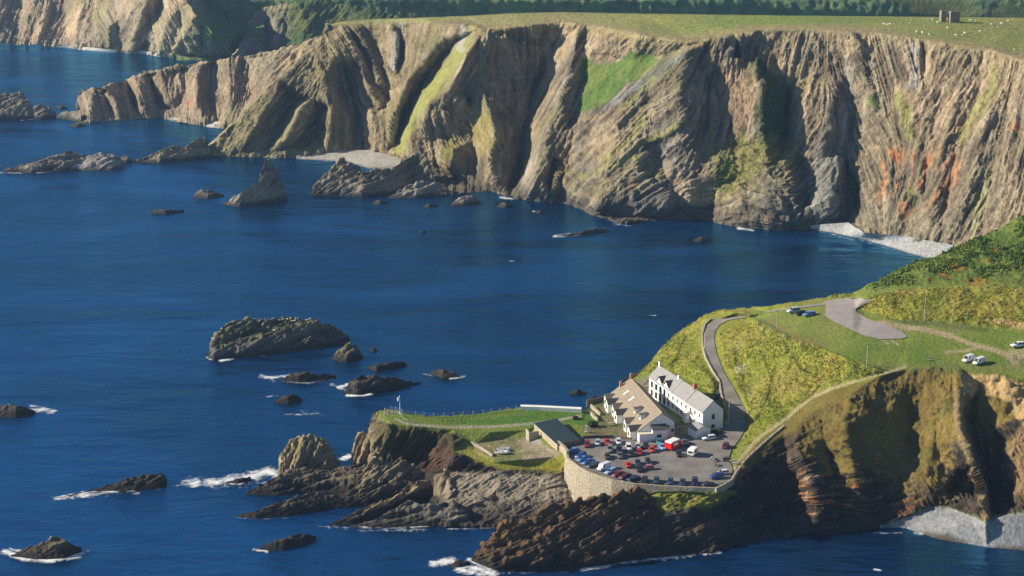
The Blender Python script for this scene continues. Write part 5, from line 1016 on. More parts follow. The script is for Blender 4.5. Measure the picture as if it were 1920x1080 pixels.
MB().add([(rr[3][0], rr[3][1] - .05, rr[3][2] - .35), (rr[2][0], rr[2][1] - .05, rr[2][2] - .35), (rr[2][0], rr[2][1] - .05, rr[2][2] - .05), (rr[3][0], rr[3][1] - .05, rr[3][2] - .05), (rr[3][0], rr[3][1] - .15, rr[3][2] - .35), (rr[2][0], rr[2][1] - .15, rr[2][2] - .35), (rr[2][0], rr[2][1] - .15, rr[2][2] - .05), (rr[3][0], rr[3][1] - .15, rr[3][2] - .05)], [(0,1,2,3),(4,7,6,5),(0,4,5,1),(3,2,6,7),(0,3,7,4),(1,5,6,2)]).build('fascia', M_WOOD, bh)

# ================================================================== WALLS
def wall_line(name, label, pts, th, m, zb=None, cat='wall', out=0.0, jit=.08, kind=None, n=6):
    """pts (px, py, z_top); zb = list of base heights; a wall of thickness th along the line"""
    T = [V(x, y, z) for x, y, z in pts]; dense = []; zbd = []
    for i in range(len(T) - 1):
        for k in range(n): dense.append(T[i].lerp(T[i + 1], k / n)); zbd.append(zb[i] + (zb[i + 1] - zb[i]) * k / n)
    dense.append(T[-1]); zbd.append(zb[-1]); random.seed(len(dense)); secs = []
    for i, p in enumerate(dense):
        d = dense[min(i + 1, len(dense) - 1)] - dense[max(i - 1, 0)]; d.z = 0; d.normalize(); nrm = Vector((-d.y, d.x, 0))
        if nrm.y > 0: nrm = -nrm           # outward = towards the viewer side of the quay
        bat = out * (p.z - zbd[i]) / 10; j = random.uniform(-jit, jit)
        a = p + nrm * th / 2; b = p - nrm * th / 2; c = a + nrm * bat
        secs.append([(c.x, c.y, zbd[i]), (a.x, a.y, p.z + j), (b.x, b.y, p.z + j), (b.x, b.y, min(zbd[i], p.z - 1.5))])
    o = MB().loft(secs).build(name, m)
    return tag(o, label, cat)
wall_line('retaining_wall', 'tall curved stone retaining wall holding up the seaward side of the car park', [(1062,842,15.9),(1065,858,15.9),(1084,873,15.9),(1109,886,15.9),(1149,899,15.9),(1190,906,15.7),(1240,910,15.5),(1300,913,15.5),(1341,914,15.5)], .7, mat('quay_masonry', (.34,.295,.225), .95, noise=.42, nscale=1.6, bump=.25, bscale=2.2), zb=[4.5,3,2.5,3,5.5,11.5,14.0,14.3,14.3], out=.9)
wall_line('parapet_wall', 'low stone parapet round the right hand corner of the car park', [(1342,915,15.9),(1358,907,15.9),(1372,898,15.9),(1380,884,16.1),(1389,872,16.3)], .6, M_STONE, zb=[14.3,14,13.8,14,14.4])
def zg(x, y, dz): return float(gnd(x, y).z) + dz
def ground_wall(name, label, pts, hgt, th, m, **k):
    q = []; zb = []
    for x, y in pts:
        g = gnd(x, y); s = ray(x, y); zt = g.z + hgt
        # pixel of the wall's top straight above the ground point
        d = np.array([g.x, g.y, zt - H]); pyy = 540 - FPX * (d @ upv) / (d @ fw); pxx = 960 + FPX * d[0] / (d @ fw); q.append((pxx, pyy, zt)); zb.append(g.z - 1)
    return wall_line(name, label, q, th, m, zb=zb, **k)
ground_wall('cliff_path_wall', 'low stone wall climbing the cliff edge beside the footpath right of the car park', [(1391,873),(1402,861),(1418,846),(1436,830),(1452,816),(1470,802)], .8, .5, M_STONE)
ground_wall('white_wall', 'long whitewashed wall behind the green lawn facing the sea', [(976,767),(1010,768),(1050,770),(1090,772)], 1.25, 1.9, M_WHITE, jit=0)
ground_wall('yard_wall', 'rubble stone wall between the boathouse and the grassy yard', [(1004,805),(1022,820),(1040,834),(1058,849),(1065,858)], 2.2, .9, M_STONE)
ground_wall('garden_wall', 'stone garden wall nearest the white wall end, left of the cottages', [(1108,764),(1118,773),(1126,780)], 1.2, .5, M_STONE)
ground_wall('garden_wall', 'short curved stone garden wall below the other one, left of the cottages', [(1108,778),(1115,786),(1121,790)], 1.2, .5, M_STONE)
ground_wall('garden_wall', 'dark terrace wall at the back of the car park, below the cottage garden', [(1092,823),(1120,821),(1150,821),(1185,826)], 1.0, .5, M_STONE2)
ground_wall('terrace_wall', 'brown stone terrace wall between lawn and shore beside the far bays', [(1100,758),(1118,754),(1134,750)], 1.5, .5, M_STONE2)
ground_wall('road_wall', 'stone wall along the seaward side of the narrow road', [(1360,800),(1367,786),(1361,768),(1353,745),(1349,718),(1336,698),(1323.5,674),(1318,654),(1317,628),(1322,611),(1334,600)], .9, .45, M_STONE)
ground_wall('yard_wall', 'low stone wall slanting down the left side of the grassy yard', [(884,832),(900,840),(912,848),(924,856)], .8, .6, M_STONE)
ruin = empty('stone_ruin', gnd(1000, 824), R(20), 'roofless stone outbuilding behind the yard, left of the boathouse', 'ruin')
MB().box(-1.6, 1.6, -.3, .1, -.5, 2.6).box(-1.6, -1.2, .1, 2.8, -.5, 2.9).build('wall', M_STONE, ruin); MB().box(1.5, 4.2, 1.6, 2.0, -.5, 2.0).box(3.8, 4.2, -.6, 1.6, -.5, 1.6).build('broken_wall', M_STONE2, ruin)

# ================================================================== FENCES, POSTS, POLES
fence = empty('sea_fence', gnd(740, 772), 0, 'white posted wire fence along the seaward edge of the lawn', 'fence')
org = fence.location.copy(); tops = []
for x, y in [(733,768.5),(742,770),(754,774),(779,778),(795,780),(813,781),(832,781),(850,780),(868,778.5),(887,777),(906,775),(921,773),(937,771.5),(952,770),(968,768)]:
    p = gnd(x, y + 1) - org; MB().box(p.x - .11, p.x + .11, p.y - .11, p.y + .11, p.z - .2, p.z + 1.35).build('post', M_WHITE, fence); tops.append(p)
for dz in (.6, 1.2):
    w_ = MB()
    for a, b in zip(tops[:-1], tops[1:]): w_.tube(a + Vector((0, 0, dz)), b + Vector((0, 0, dz)), .025, n=4)
    w_.build('wire', M_STEEL, fence)
f2 = empty('path_fence', gnd(757, 790), 0, 'low pale fence round the flagpole corner above the dark cliff', 'fence'); org = f2.location.copy(); tops = []
for x, y in [(745,776),(752,782),(755,789),(764,793),(773,793)]:
    p = gnd(x, y) - org; MB().box(p.x - .07, p.x + .07, p.y - .07, p.y + .07, p.z - .2, p.z + 1.1).build('post', M_WHITE, f2); tops.append(p)
w_ = MB(); [w_.tube(a + Vector((0, 0, .9)), b + Vector((0, 0, .9)), .03, n=4) for a, b in zip(tops[:-1], tops[1:])]; w_.build('rail', M_WHITE, f2)
f3 = empty('cliff_fence', gnd(1400, 866), 0, 'wooden post and wire fence along the cliff edge above the car park corner', 'fence'); org = f3.location.copy(); tops = []
for x, y in [(1396,868),(1405,858),(1416,846),(1428,836),(1441,824),(1455,812),(1470,799),(1484,786),(1498,772)]:
    p = gnd(x, y + 3) - org; MB().box(p.x - .1, p.x + .1, p.y - .1, p.y + .1, p.z - .3, p.z + 1.7).build('post', M_PALEWOOD, f3); tops.append(p)
w_ = MB(); [w_.tube(a + Vector((0, 0, 1.2)), b + Vector((0, 0, 1.2)), .03, n=4) for a, b in zip(tops[:-1], tops[1:])]; w_.build('wire', M_STEEL, f3)
for (x, y, h_, lb, grp) in ((1456,617,7.0,'wooden telegraph pole at the left edge of the upper meadow near the three cars',1),(1733,602,9.0,'wooden telegraph pole in the tall grass bank above the turning area',1),(1625,690,8.3,'pale telegraph pole at the near edge of the upper meadow by the cliff path',1),(1366,802,11,'tall pole beside the bend of the road at the hotel end',1)):
    t = empty('telegraph_pole', gnd(x, y), .3, lb, 'pole', 'telegraph poles'); MB().tube((0,0,-.5), (0,0,h_), .16, .11).build('pole', M_PALEWOOD, t); MB().box(-.5, .5, -.06, .06, h_ - .5, h_ - .36).build('crossarm', M_WOOD, t)
pst = empty('road_post', gnd(1321, 654), 0, 'thin white post standing in the road wall at the left of the bend', 'post'); MB().tube((0,0,-.5),(0,0,5.5),.09,.07).build('pole', M_WHITE, pst); MB().tube((0,0,5.5),(0,0,5.65),.12,.05).build('cap', M_STEEL, pst)
fp = empty('flagpole', gnd(750, 777), 0, 'white flagpole with a small flag on the headland corner', 'flagpole')
MB().tube((0,0,-.3),(0,0,6.6),.11,.06).build('pole', M_WHITE, fp)
fl = MB(); secs = []
for i in range(9):
    x = -i / 8 * .95; secs.append([(x, .12 * math.sin(i * 1.1), 5.0 - .55 * i / 8), (x, .12 * math.sin(i * 1.1) + .03, 5.0 - .55 * i / 8), (x, .12 * math.sin(i * 1.1) + .03, 6.3 - .6 * i / 8), (x, .12 * math.sin(i * 1.1), 6.3 - .6 * i / 8)])
fl.loft(secs).build('flag', M_WHITE, fp); MB().tube((0,0,6.6),(0,0,6.75),.13,.04).build('finial', M_STEEL, fp)
pil = empty('white_pillar', gnd(1100, 811), 0, 'slim white pillar on a plinth on the garden terrace behind the red car', 'pillar')
MB().box(-.7,.7,-.7,.7,-.2,.35).build('plinth', M_STONE, pil); MB().box(-.28,.28,-.28,.28,.35,2.4,.05).build('shaft', M_WHITE, pil)

# ------------------------------------------------------------------ benches and picnic tables
def bench(px, py, rz, lb):
    b = empty('bench', gnd(px, py), rz, lb, 'bench', 'benches by the path')
    MB().box(-.9,.9,-.25,.25,.42,.48).build('seat', M_PALEWOOD, b); MB().box(-.9,.9,.22,.28,.5,1.0).build('backrest', M_PALEWOOD, b)
    for x in (-.75,.75): MB().box(x-.05,x+.05,-.22,.25,0,.44).build('leg', M_WOOD, b)
bench(1593, 709, R(10), 'wooden bench beside the cliff path below the meadow corner')
bench(1743, 676, 0, 'low wooden bench at the edge of the meadow left of the two white vans')
def picnic(px, py, rz, lb):
    b = empty('picnic_table', gnd(px, py), rz, lb, 'table', 'picnic tables')
    MB().box(-.9,.9,-.38,.38,.72,.78).build('table_top', M_PALEWOOD, b)
    for y in (-.75,.75): MB().box(-.9,.9,y-.13,y+.13,.42,.47).build('seat', M_PALEWOOD, b)
    for x in (-.65,.65): MB().prism([(-.8,0),(-.7,0),(-.15,.72),(-.3,.72)], x-.04, x+.04,'x').prism([(.8,0),(.7,0),(.15,.72),(.3,.72)], x-.04, x+.04,'x').box(x-.04,x+.04,-.85,.85,.36,.42).build('leg', M_WOOD, b)
picnic(1373, 867, R(15), 'picnic table nearest the bush at the right corner of the car park')
picnic(1379, 871, R(15), 'picnic table behind the other one, closest to the cliff fence')
picnic(1213, 727, R(40), 'picnic table at the far end of the alley between the two white buildings')
picnic(1146, 797, R(10), 'picnic table on the cottage garden lawn left of the brown roofed row')

# ------------------------------------------------------------------ bushes
def bush(px, py, r, h, lb, colr=(.06,.09,.02), sp=1, seed=0, nl=900, sq=1.0):
    g = gnd(px, py); b = empty('bush', g, 0, lb, 'bush', 'bushes'); rng = np.random.default_rng(seed)
    st = MB(); [st.tube((0,0,-.2), (r*.5*math.cos(a), r*.5*math.sin(a), h*.6), .07, .03, 5) for a in np.arange(0, 6.2, 1.3)]; st.build('stem', M_WOOD, b)
    u = rng.normal(size=(nl, 3)); u /= np.linalg.norm(u, axis=1, keepdims=True); rad = rng.uniform(.45, 1, (nl, 1)) ** .5 * (1 + .35 * np.sin(u[:, :1] * 5 + seed) * np.cos(u[:, 1:2] * 4))
    c = u * rad * np.array([r, r * sq, h * .55]) + np.array([0, 0, h * .5]); c[:, 2] = np.maximum(c[:, 2], .05)
    s = rng.uniform(.12, .28, (nl, 1)); a = rng.normal(size=(nl, 3)); a /= np.linalg.norm(a, axis=1, keepdims=True); bb = np.cross(a, rng.normal(size=(nl, 3))); bb /= np.linalg.norm(bb, axis=1, keepdims=True)
    v = np.stack([c - a * s, c + bb * s * .6, c + a * s, c - bb * s * .6], 1).reshape(-1, 3); f = np.arange(nl * 4).reshape(-1, 4)
    t = rng.uniform(.6, 1.4, (nl, 1)) * np.array(colr); o = rawmesh('foliage', v, f, np.repeat(t, 4, 0), M_NEAR, False); o.parent = b
bush(1112, 800, 1.7, 1.9, 'dark green bush on the garden terrace left of the cottages', seed=1, sq=.8)
bush(1079, 786, .9, 1.0, 'small brown bush on the lawn behind the boathouse', (.13,.10,.05), seed=2)
bush(1362, 865, 1.3, 1.1, 'pale grey green bush between motorbikes and picnic tables', (.16,.16,.10), seed=3)
bush(1346, 812, 1.4, 1.0, 'round bush beside the white estate car at the shed', (.11,.13,.03), seed=4)
bush(1334, 812, .9, .8, 'low bush against the right side of the white shed', (.12,.14,.04), seed=5)

# ================================================================== VEHICLES
PAINT = {}
def paint(c, rough=.32):
    k = tuple(c)
    if k not in PAINT: PAINT[k] = mat('car_paint_%d' % len(PAINT), c, rough, metal=0, spec=.5, coat=.25)
    return PAINT[k]
def sec(x, w, z0, z1, crown=.05):
    return [(x, -w*.9, z0), (x, w*.9, z0), (x, w, z0 + .18), (x, w, (z0+z1)/2), (x, w*.93, z1 - .04), (x, w*.5, z1 + crown*.5), (x, 0, z1 + crown), (x, -w*.5, z1 + crown*.5), (x, -w*.93, z1 - .04), (x, -w, (z0+z1)/2), (x, -w, z0 + .18)]
def car_proto(kind):
    r = bpy.data.objects.new('parked_car' if kind != 'van' else 'parked_van', None); COL.objects.link(r)
    Lh, W_, Ht, belt, hood = {'hatch': (1.95,.84,1.45,.90,.82), 'saloon': (2.2,.86,1.42,.90,.84), 'estate': (2.25,.87,1.48,.93,.84), 'suv': (2.25,.92,1.82,1.10,1.02), 'van': (2.4,.95,2.05,1.15,1.0)}[kind]
    zb = .22 if kind != 'suv' else .32
    # body tub: nose at +x
    tail_z = {'hatch': .92, 'saloon': .95, 'estate': .95, 'suv': 1.12, 'van': 1.18}[kind]
    st = [(-Lh, W_*.86, zb+.12, tail_z-.16), (-Lh+.1, W_*.95, zb+.02, tail_z-.02), (-Lh+.5, W_, zb, tail_z), (-.6, W_, zb, belt), (.55, W_, zb, belt), (.95, W_, zb, hood+.05), (Lh-.45, W_*.97, zb, hood-.06), (Lh-.12, W_*.9, zb+.04, hood-.16), (Lh, W_*.78, zb+.14, hood-.32)]
    body = MB().loft([sec(*s) for s in st]).build('body', M_WHITE, r, True)
    # glasshouse
    gx = {'hatch': (-Lh+.12, -Lh+.55, .25, .92), 'saloon': (-Lh+.55, -Lh+1.15, .2, .95), 'estate': (-Lh+.1, -Lh+.35, .25, .98), 'suv': (-Lh+.08, -Lh+.25, .45, 1.0), 'van': (-Lh+.04, -Lh+.1, 1.05, 1.6)}[kind]
    zt = Ht - .06; wi, wo = W_*.76, W_*.92
    def gs(xb, xt, z, w): return None
    MB().add([(gx[0],-wo,belt-.02),(gx[3],-wo,belt-.02),(gx[3],wo,belt-.02),(gx[0],wo,belt-.02),(gx[1],-wi,zt),(gx[2],-wi,zt),(gx[2],wi,zt),(gx[1],wi,zt)], [(0,3,2,1),(4,5,6,7),(0,1,5,4),(1,2,6,5),(2,3,7,6),(3,0,4,7)]).build('windows', M_GLASS, r)
    rf = MB().loft([[(gx[1]-.05,-wi*1.02,zt),(gx[1]-.05,wi*1.02,zt),(gx[1]+.05,wi*.95,Ht-.01),(gx[1]+.05,-wi*.95,Ht-.01)],[(gx[2]+.05,-wi*1.02,zt),(gx[2]+.05,wi*1.02,zt),(gx[2]-.08,wi*.95,Ht),(gx[2]-.08,-wi*.95,Ht)]]).build('roof', M_WHITE, r)
    if kind == 'van': MB().box(gx[0]-.01, .35, -wo-.01, wo+.01, belt-.05, zt-.02, .06).build('load_side', M_WHITE, r)
    pl = MB()
    for s in (-1, 1):
        for xb, xt in ((gx[0], gx[1]), (gx[3], gx[2]), ((gx[0]+gx[3])/2, (gx[1]+gx[2])/2)): pl.tube((xb, s*(wo+.005), belt-.02), (xt, s*(wi+.005), zt), .045, n=4)
    pl.build('pillars', M_WHITE, r)
    wr = .31 if kind not in ('suv', 'van') else .36
    for sx in (-1, 1):
        for sy in (-1, 1):
            x = sx * (Lh - .78); w = MB().tube((x, sy*(W_-.2), wr), (x, sy*(W_+.02), wr), wr, n=14).build('wheel', M_TYRE, r)
            MB().tube((x, sy*(W_+.02), wr), (x, sy*(W_+.035), wr), wr*.6, n=10).build('rim', M_RIM, w)
    for sy in (-1, 1):
        MB().box(Lh-.26, Lh-.06, sy*W_*.68-.16, sy*W_*.68+.16, hood-.36, hood-.2).build('headlight', M_HEAD, r)
        MB().box(-Lh-.01, -Lh+.14, sy*W_*.78-.1, sy*W_*.78+.1, tail_z-.35, tail_z-.12).build('tail_light', M_TAIL, r)
    MB().box(Lh-.14, Lh+.03, -W_*.8, W_*.8, zb+.05, zb+.2).build('bumper', M_BLACK, r); MB().box(-Lh-.03, -Lh+.1, -W_*.8, W_*.8, zb+.05, zb+.2).build('bumper', M_BLACK, r)
    for ob in r.children:
        if ob.name.split('.')[0] in ('body', 'roof', 'pillars', 'load_side'): ob.material_slots[0].link = 'OBJECT'
    return r
PROTO = {}; USED = set()
def set_paint(root, c):
    for ob in root.children:
        if ob.name.split('.')[0] in ('body', 'roof', 'pillars', 'load_side'):
            if ob.material_slots[0].link != 'OBJECT': ob.material_slots[0].link = 'OBJECT'
            ob.material_slots[0].material = paint(c)
def place(kind, px, py, dx, dy, c, label, grp='cars parked on the quay', z=None, s=1.0):
    """(px, py) is the middle of the vehicle's wheels on the ground; (dx, dy) the picture direction its nose points"""
    if kind not in PROTO: PROTO[kind] = car_proto(kind)
    r = PROTO[kind] if kind not in USED else copy_tree(PROTO[kind]); USED.add(kind)
    if z is None: g = gnd(px, py); z = g.z + .1
    p = V(px, py, z); q = V(px + dx * 4, py + dy * 4, z); d = q - p
    r.location = p; r.rotation_euler = (0, 0, math.atan2(d.y, d.x)); r.scale = (s, s, s)
    tag(r, label, 'van' if kind == 'van' else 'car', grp); set_paint(r, c); return r
ZP = ZC + .03
BL = (.05,.14,.42); NV = (.015,.025,.07); DK = (.018,.018,.022); SV = (.42,.45,.5); WH = (.78,.78,.8); RD = (.45,.015,.015); MR = (.16,.012,.025)
cars = [
 ('estate',1101,836,-.1,1,(.22,.012,.015),'dark red estate car, leftmost of the row backed to the boathouse terrace wall'),
 ('hatch',1121,833,.05,1,SV,'silver hatchback between two red cars in the back row'),
 ('saloon',1139,832,.3,1,RD,'bright red saloon, second from the right in the back row'),
 ('hatch',1160,831,.35,1,(.62,.64,.72),'pale silver hatchback at the right end of the back row below the cottages'),
 ('saloon',1075,848,-1,.08,(.10,.22,.55),'light blue saloon alone at the far left, nose towards the yard wall'),
 ('hatch',1089,857,-1,.35,(.03,.07,.3),'dark blue hatchback, first of four blue cars along the curved wall'),
 ('saloon',1093,863.5,-1,.38,(.05,.19,.62),'bright blue saloon, second of four blue cars along the curved wall'),
 ('saloon',1102,869,-1,.38,(.04,.12,.42),'mid blue saloon, third of four blue cars along the curved wall'),
 ('hatch',1110,875,-1,.36,(.015,.06,.10),'dark teal hatchback, fourth of four blue cars along the curved wall'),
 ('van',1132,880,-1,.4,(.72,.76,.84),'white panel van against the curved wall, between teal and light blue cars'),
 ('estate',1145,887,-1,.4,(.22,.38,.66),'light blue estate beside the white panel van at the curved wall'),
 ('saloon',1159,892,-1,.35,(.24,.012,.02),'dark red saloon at the curved wall, right of the light blue estate'),
 ('saloon',1173,896,-1,.3,(.11,.01,.02),'maroon saloon at the curved wall, left of the navy one'),
 ('saloon',1188,900,-1,.25,NV,'navy saloon at the curved wall with a black car to its right'),
 ('hatch',1208,903,-.5,.9,DK,'black hatchback half hidden by the wall, left of the slate blue one'),
 ('hatch',1231,904,-.1,1,(.03,.06,.09),'slate blue hatchback, leftmost of the spaced cars along the front parapet'),
 ('hatch',1257,906,-.1,1,(.02,.06,.16),'steel blue hatchback, second of the spaced cars along the front parapet'),
 ('saloon',1280,907,-.05,1,(.03,.045,.09),'dark grey blue saloon, third of the spaced cars along the front parapet'),
 ('suv',1303,908,.0,1,(.015,.012,.07),'deep navy four by four with white number plate at the front parapet'),
 ('saloon',1328,911,1,-.25,(.012,.015,.03),'very dark car low behind the parapet, nearest the right hand corner'),
 ('suv',1144,846,.1,1,(.20,.20,.22),'grey four by four, leftmost of the middle row, behind a black car'),
 ('suv',1161,847,.1,1,DK,'black four by four in the middle row beside the white one'),
 ('suv',1179,843,.35,1,(.72,.74,.76),'white four by four in the middle row'),
 ('hatch',1196,840,.2,1,(.50,.53,.62),'silver hatchback in the middle row behind the small red and white car'),
 ('hatch',1211,838,.1,1,(.02,.03,.09),'dark navy hatchback in the middle row behind the orange red car'),
 ('hatch',1222.5,846,.4,1,(.55,.06,.03),'orange red hatchback in the middle row'),
 ('hatch',1198.5,851,0,1,(.50,.02,.02),'small bright red car with white roof sticking out of the middle row'),
 ('saloon',1139,858.5,.15,1,(.05,.045,.05),'black saloon, leftmost nose forward car of the nearer middle row'),
 ('saloon',1163,857,.15,1,(.12,.13,.15),'dark silver saloon in the nearer middle row'),
 ('hatch',1184,853.5,.3,1,(.02,.03,.03),'black green hatchback in the nearer middle row beside the small red car'),
 ('saloon',1178,874,-.45,-.9,(.55,.02,.02),'bright red saloon, left end of the island group of five cars'),
 ('saloon',1196,871,.2,1,(.025,.04,.09),'navy saloon in the middle of the island group of five cars'),
 ('hatch',1215,868,.3,1,(.03,.03,.04),'charcoal hatchback at the back right of the island group of five cars'),
 ('saloon',1198,882,.4,1,(.02,.018,.02),'black saloon at the front of the island group of five cars'),
 ('hatch',1214,880,-1,.1,(.48,.12,.14),'pinkish red hatchback, front right of the island group of five cars'),
 ('saloon',1236,831,.25,1,(.06,.25,.33),'teal car squeezed behind the light blue one, left of the red lorry'),
 ('saloon',1242,841,.55,.85,(.22,.36,.72),'light blue and silver saloon just left of the red lorry'),
 ('saloon',1284,833,.6,.8,(.10,.12,.12),'dark grey green saloon just right of the red lorry'),
 ('hatch',1273,854,.35,1,(.02,.02,.035),'black hatchback alone in the open left of the white caravan'),
 ('estate',1329,824,-1,.12,WH,'white estate car parked against the small white shed'),
 ('hatch',1360,839,-.7,.8,MR,'dark maroon hatchback alone where the road meets the car park'),
 ('suv',1343,897,-1,.15,(.03,.06,.26),'big blue people carrier at the right corner of the car park'),
 ('hatch',1355,889,-1,.1,(.66,.68,.74),'white car behind the big blue people carrier at the right corner'),
]
for k, x, y, dx, dy, c, lb in cars: place(k, x, y, dx, dy, c, lb, z=ZP)
GU = 'vehicles on the upper meadow'
place('suv',1487,586,-1,.12,(.52,.54,.58),'silver four by four, leftmost of three cars on the upper meadow',GU,s=1.05)
place('saloon',1500,589.5,-1,.15,(.015,.015,.03),'black car between the silver and blue ones on the upper meadow',GU)
place('estate',1517,592,-1,.12,(.10,.24,.55),'blue estate, rightmost of three cars on the upper meadow',GU,s=1.05)
place('van',1815,677,-1,.4,(.74,.76,.80),'left of the two white vans on the upper meadow by the cliff edge',GU)
place('van',1835,682,-1,.35,(.76,.78,.80),'right of the two white vans on the upper meadow by the cliff edge',GU)
place('estate',1908,650,-1,.1,(.76,.78,.80),'white car at the right border where the track ends on the meadow',GU,s=1.1)
place('van',1344,746,-.1,1,(.02,.035,.05),'dark van parked behind the hotel beside the road wall','cars parked on the quay',s=.85)
# red and white lorry
p = V(1263, 840, ZP); q = V(1263 + 5, 840 - 2.2, ZP); t = empty('food_lorry', p, math.atan2((q-p).y, (q-p).x), 'red box lorry with white roof in the back of the car park', 'lorry')
MB().box(-3.0,1.6,-1.25,1.25,.55,2.55).build('box_body', paint((.62,.012,.012)), t); MB().box(-3.05,1.65,-1.3,1.3,2.56,2.95,.12).build('roof', M_WHITE, t)
cb = MB().loft([sec(1.7,1.1,.45,2.1), sec(2.6,1.1,.45,2.05), sec(3.1,1.05,.45,1.3), sec(3.3,.95,.5,1.1)]).build('cab', paint((.62,.012,.012)), t, True); MB().add([(2.62,-.95,1.35),(3.02,-.9,1.28),(3.02,.9,1.28),(2.62,.95,1.35),(2.5,-.9,2.0),(2.62,-.85,2.0),(2.62,.85,2.0),(2.5,.9,2.0)], [(0,3,2,1),(4,5,6,7),(0,1,5,4),(1,2,6,5),(2,3,7,6),(3,0,4,7)]).build('windscreen', M_GLASS, cb)
for x in (-1.9, 2.3):
    for sy in (-1,1): w = MB().tube((x,sy*.95,.4),(x,sy*1.2,.4),.4,n=14).build('wheel', M_TYRE, t); MB().tube((x,sy*1.2,.4),(x,sy*1.22,.4),.22,n=10).build('rim', M_RIM, w)
MB().box(-1.6,.6,-1.3,-1.26,1.3,2.2).build('serving_hatch', M_WHITE, t)
# caravan
p = V(1299, 853, ZP); t = empty('caravan', p, R(62), 'white touring caravan alone in the open part of the car park', 'caravan')
MB().prism([(-2.0,.5),(1.9,.5),(2.15,1.1),(1.8,2.25),(1.3,2.45),(-1.5,2.45),(-2.1,2.1),(-2.2,1.1)], -1.05, 1.05).build('body', M_WHITE, t)
for sy in (-1,1): MB().box(-.9,.4,sy*1.06-.015,sy*1.06+.015,1.3,1.95).build('window', M_GLASS, t); MB().tube((0,sy*.8,.33),(0,sy*1.0,.33),.33,n=14).build('wheel', M_TYRE, t)
MB().box(-2.22,-2.14,-.7,.7,1.25,1.9).build('rear_window', M_GLASS, t)
MB().tube((2.0,0,.5),(3.1,0,.45),.05).tube((2.9,0,.45),(2.9,0,0),.05).build('drawbar', M_STEEL, t)
# motorbikes
def bike(px, py, dx, dy, c, lb):
    p = V(px, py, ZP); q = V(px+dx*3, py+dy*3, ZP); t = empty('motorbike', p, math.atan2((q-p).y,(q-p).x), lb, 'motorbike', 'motorbikes at the edge of the car park')
    for x in (-.72,.72):
        w = MB(); n = 14
        for i in range(n):
            a, b = 2*math.pi*i/n, 2*math.pi*(i+1)/n; w.tube((x+.27*math.cos(a),0,.32+.27*math.sin(a)), (x+.27*math.cos(b),0,.32+.27*math.sin(b)), .06, n=6)
        w.build('wheel', M_TYRE, t)
    MB().loft([[(x, -w_, z0),(x, w_, z0),(x, w_*.8, z1),(x, -w_*.8, z1)] for x,w_,z0,z1 in ((-.8,.08,.7,.85),(-.3,.16,.4,.82),(.2,.2,.35,.98),(.55,.16,.6,1.02),(.8,.1,.75,.95))]).build('body', paint(c), t, True)
    MB().box(-.75,-.05,-.14,.14,.8,.9).build('seat', M_BLACK, t); MB().tube((.5,-.36,1.1),(.5,.36,1.1),.03).tube((.5,0,1.1),(.72,0,.35),.04).build('handlebar', M_STEEL, t)
bike(1335,861,-.4,1,(.65,.66,.7),'white motorbike, left of the parked motorbikes'); bike(1339,864.5,-.4,1,(.55,.5,.6),'pale lilac motorbike, middle of the parked motorbikes'); bike(1342,873,-.3,1,(.03,.03,.03),'black motorbike set apart below the other parked motorbikes')
# dinghies in the yard
def dinghy(px, py, rz, s, lb, c):
    t = empty('dinghy', gnd(px, py) + Vector((0,0,.1)), rz, lb, 'boat', 'dinghies in the yard'); secs = []
    for x, w, k in ((-2.3,.7,.12),(-1.6,.85,.05),(0,.95,0),(1.3,.75,.05),(2.1,.4,.2),(2.6,.05,.45)): secs.append([(x*s,0,k),(x*s,w*.7*s,k+.15),(x*s,w*s,.7),(x*s,w*.88*s,.7),(x*s,w*.6*s,k+.28),(x*s,0,k+.16),(x*s,-w*.6*s,k+.28),(x*s,-w*.88*s,.7),(x*s,-w*s,.7),(x*s,-w*.7*s,k+.15)])
    MB().loft(secs).build('hull', c, t, True)
    for x in (-1.4,.1): MB().box(x*s-.15,x*s+.15,-.8*s,.8*s,.48,.55).build('thwart', M_WOOD, t)
dinghy(943,851,R(188),1.05,'white upturned looking dinghy, nearer of the two lying in the yard',M_WHITE); dinghy(946,845,R(184),.95,'pale grey dinghy, further of the two lying in the yard',mat('grey_gelcoat',(.55,.57,.6),.5))

# ================================================================== RUINED TOWER AND SHEEP ON THE PLATEAU
g = gnd(1790, 43, F1); t = empty('ruined_tower', g, 0, 'roofless square stone ruin with a gap in it, standing alone on the clifftop pasture', 'ruin')
def ragged(x0, x1, y0, y1, h, seed):
    random.seed(seed); m = MB(); n = 7
    top = [(x0 + (x1 - x0) * i / n, h + random.uniform(-.35, .3)) for i in range(n + 1)]
    return m.prism([(x0, -.5), (x1, -.5)] + top[::-1], y0, y1)
o = ragged(-2.4, 2.6, 0, .8, 6.2, 1); o.box(-2.4, -1.7, .8, 5.2, -.5, 6.0); o.box(1.9, 2.6, .8, 5.2, -.5, 5.8); o.build('wall', mat('tower_stone', (.22,.19,.16), .95, noise=.3, nscale=1.2, bump=.2, bscale=2), t)
o = ragged(-6.6, -3.9, 3.6, 4.4, 5.9, 2); o.box(-6.6, -5.9, 4.4, 8.5, -.5, 6.0); o.build('broken_wall', mat('tower_stone'), t)
M_WOOL = mat('sheep_wool', (.72,.70,.60), .95); M_FACE = mat('sheep_face', (.30,.27,.22), .9)
def ell(m, c, r, n=8, k=6):
    secs = []
    for i in range(k + 1):
        a = math.pi * i / k; x = c[0] - r[0] * math.cos(a); s = max(math.sin(a), .05); secs.append([(x, c[1] + r[1]*s*math.cos(2*math.pi*j/n), c[2] + r[2]*s*math.sin(2*math.pi*j/n)) for j in range(n)])
    m.loft(secs)
